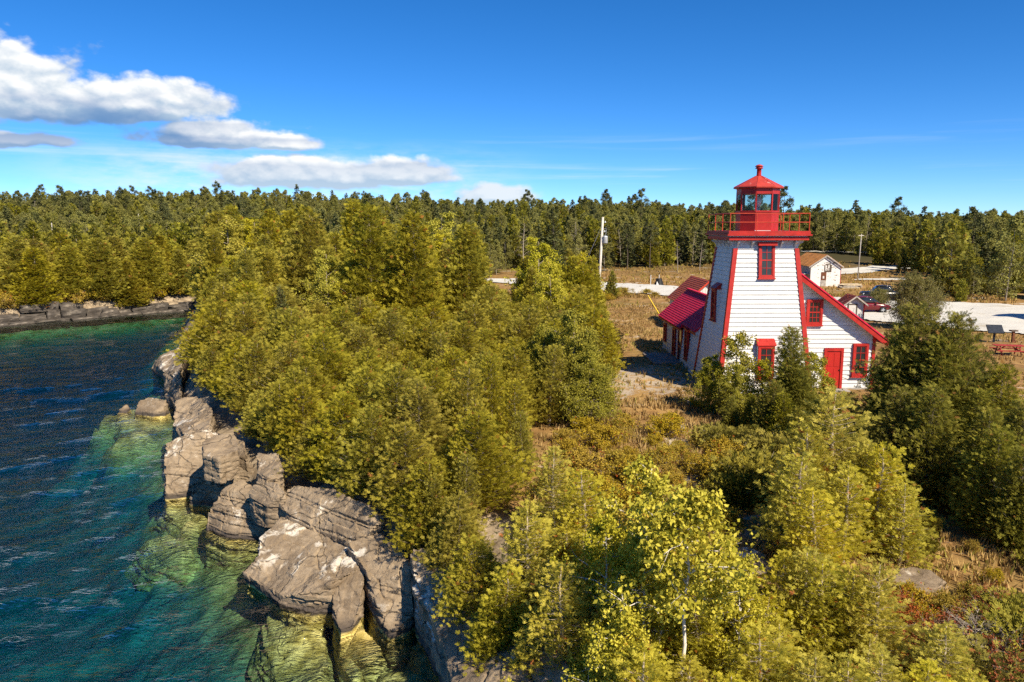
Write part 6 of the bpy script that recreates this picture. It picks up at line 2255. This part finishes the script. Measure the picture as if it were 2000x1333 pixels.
sr = random.Random(21)
UNDER = [(0.6, 11.0), (0.2, 14.5), (0.4, 20.5), (2.2, 21.5), (4.6, 19.0), (5.8, 16.2), (7.8, 15.6), (8.2, 12.0), (6.5, 10.5)]
under_pts = fill(UNDER, lambda x, y: .72, sr, None, 2500, PLANTED)
UL_ = name_by_landmark(under_pts, [(3.6, 14.4, 'white birch stem'), (2.9, 16.6, 'highest birch crown'), (6.2, 15.2, 'lower right cedar row'), (1.2, 13.0, 'bottom middle cedars'), (0.5, 18.5, 'rust-red dead spray'), (5.5, 12.3, 'bottom right edge cedars'), (4.9, 18.5, 'shaded rock hump')],
                       'knee-high young cedar', 'knee-high young cedar under the foreground trees')
for p_ in under_pts:
    plant('under', p_[0], p_[1], sr.uniform(.9, 1.9), UL_[p_], 'tree', 'young cedars of the foreground', wide=1.5)
MEADOW = [(1.2, 22.5), (2.2, 32), (5.0, 33), (8.0, 31.5), (8.2, 26), (6.5, 21.5), (3.5, 19.5)]
mpts = fill(MEADOW, lambda x, y: 1.1, sr, None, 900)
ML_ = name_by_landmark(mpts, [(2.8, 35, 'big dark broadleaf tree'), (1.3, 22.5, 'pale feathery cedar'), (8.2, 24.6, 'spreading junipers'), (9.6, 37, 'tower left foot'), (6.6, 21, 'flat grey rock')], 'meadow shrub', 'low yellow-green shrub in the meadow before the tower')
for (x, y) in mpts:
    low('shrub', x, y, sr.uniform(.45, .95), ML_[(x, y)], 'shrub', 'meadow shrubs', 1.1)
for x, y, h, w_, jl in ((8.2, 24.6, .9, .9, 'largest spreading juniper below the tower clump'), (7.3, 24.0, .75, .8, 'juniper in front of the largest one'), (8.9, 25.6, .8, .8, 'juniper behind the largest one'), (9.9, 28.3, .8, 1.0, 'juniper under the cedars below the tower'), (8.6, 30.2, .7, .9, 'juniper farthest from the camera before the tower')):
    low('juniper', x, y, h, jl, 'shrub', 'junipers', w_)
HEATH = [(7.6, 16.8), (9.2, 17.4), (11.6, 16.8), (12.2, 13.2), (8.6, 11.8), (7.6, 13.0)]
hpts = fill(HEATH, lambda x, y: .75, sr, None, 500)
HL_ = name_by_landmark(hpts, [(9.6, 14.8, 'grey leafless bush'), (10.2, 18.2, 'dark rock outcrop'), (7.36, 14.6, 'bushy young cedar'), (12.4, 13.2, 'lower right corner')], 'heath clump', 'rust-red heath in the lower right corner')
for (x, y) in hpts:
    low(sr.choice(['red', 'red', 'juniper', 'shrub']), x, y, sr.uniform(.35, .65), HL_[(x, y)], 'shrub', 'red heath', 1.0)
for x, y, h, bl_ in ((9.6, 14.8, .95, 'larger grey leafless bush in the red heath'), (10.9, 14.4, .8, 'smaller grey leafless bush right of the larger one')):
    low('bare', x, y, h, bl_, 'shrub', 'bare bushes')
for (x, y) in fill([(10.8, 17.5), (10.9, 22.0), (16.5, 22.0), (14.0, 16.5)], lambda x, y: 1.3, sr, None, 200):
    low('shrub' if sr.random() < .6 else 'juniper', x, y, sr.uniform(.3, .55), 'brownish low shrub in the rocky clearing on the right', 'shrub', 'clearing shrubs', .8)
for (x, y) in fill([(15.0, 108), (19, 100), (22, 97), (12.5, 92), (9.0, 88), (9.8, 104)], lambda x, y: 2.2, sr, None, 60):
    low('shrub', x, y, sr.uniform(.5, 1.1), 'green bush on the dry grass beside the utility pole', 'shrub', 'roadside bushes', 1.3)


def tufts(name, n, region, hgt, label, seed, mat, width=.03):
    """loose blades of dry grass, far too many to count"""
    g = np.random.RandomState(seed)
    xs_, ys_ = region(g, n)
    keep = shore_dist(xs_, ys_) > 3.2
    keep &= ~((xs_ > 11.0) & (xs_ < 20.4) & (ys_ > 40.3) & (ys_ < 57)) & ~((xs_ > 9.1) & (xs_ < 11.3) & (ys_ > 49) & (ys_ < 53.6))
    for P_ in ROADS:
        ins = np.zeros(n, bool)
        for (ax, ay), (bx, by) in zip(P_, np.roll(P_, -1, 0)):
            c_ = (ay > ys_) != (by > ys_)
            with np.errstate(divide='ignore', invalid='ignore'):
                ins ^= c_ & (xs_ < (bx - ax) * (ys_ - ay) / (by - ay) + ax)
        keep &= ~ins | (g.rand(n) < .04)
    dens = fbm(xs_ * .25, ys_ * .25, 3.0, 3)
    keep &= g.rand(n) < np.clip(.62 + dens * 1.1, .03, 1) * np.where(((xs_ - 7) / 4.5) ** 2 + ((ys_ - 44.5) / 5) ** 2 < 1, .25, 1)
    xs_, ys_ = xs_[keep], ys_[keep]
    m_ = len(xs_)
    B = 5
    x = np.repeat(xs_, B) + g.normal(0, .05, m_ * B)
    y = np.repeat(ys_, B) + g.normal(0, .05, m_ * B)
    z = terrain_z(x, y) - .01
    hh = hgt * g.uniform(.5, 1.3, m_ * B)
    a = g.uniform(0, 6.28, m_ * B)
    le = g.uniform(.1, .7, m_ * B) * hh
    w = width * g.uniform(.6, 1.4, m_ * B)
    ca, sa = np.cos(a), np.sin(a)
    p = np.stack([x, y, z], -1)
    off = np.stack([-sa * w, ca * w, np.zeros_like(w)], -1)
    midp = p + np.stack([ca * le * .4, sa * le * .4, hh * .6], -1)
    tip = p + np.stack([ca * le, sa * le, hh], -1)
    V = np.stack([p - off, p + off, midp + off * .7, tip], 1).reshape(-1, 3)
    F = np.arange(len(V)).reshape(-1, 4)
    var = np.repeat(np.clip(g.normal(.45, .2, m_ * B) + np.repeat(.45 * fbm(xs_ * .22, ys_ * .22, 9.0, 3), B), 0, 1), 4)
    o = bpy.data.objects.new(name, np_mesh(name, V, F, [mat], attr=var))
    link(o)
    return tag(o, label, None, None, 'stuff')


def reg_clear(g, n):
    y = 20 + 86 * g.rand(n) ** 1.5
    return (g.uniform(.0, .30, n)) * y + g.uniform(0, 2, n), y


def reg_right(g, n):
    y = 10 + 62 * g.rand(n) ** 1.3
    return g.uniform(.42, 1.0, n) * y, y


def reg_field(g, n):
    y = g.uniform(84, 165, n)
    return g.uniform(.08, .66, n) * y, y


tufts('dry_grass', 15000, reg_clear, .26, 'dry straw-coloured grass in the clearing left of the tower', 1, GRASSL)
tufts('dry_grass', 13000, reg_right, .22, 'dry brown grass of the clearing on the right', 2, GRASSL)
tufts('dry_grass', 9000, reg_field, .38, 'straw-coloured grass of the far field', 3, GRASSL, .06)
print('objects', len(bpy.data.objects))
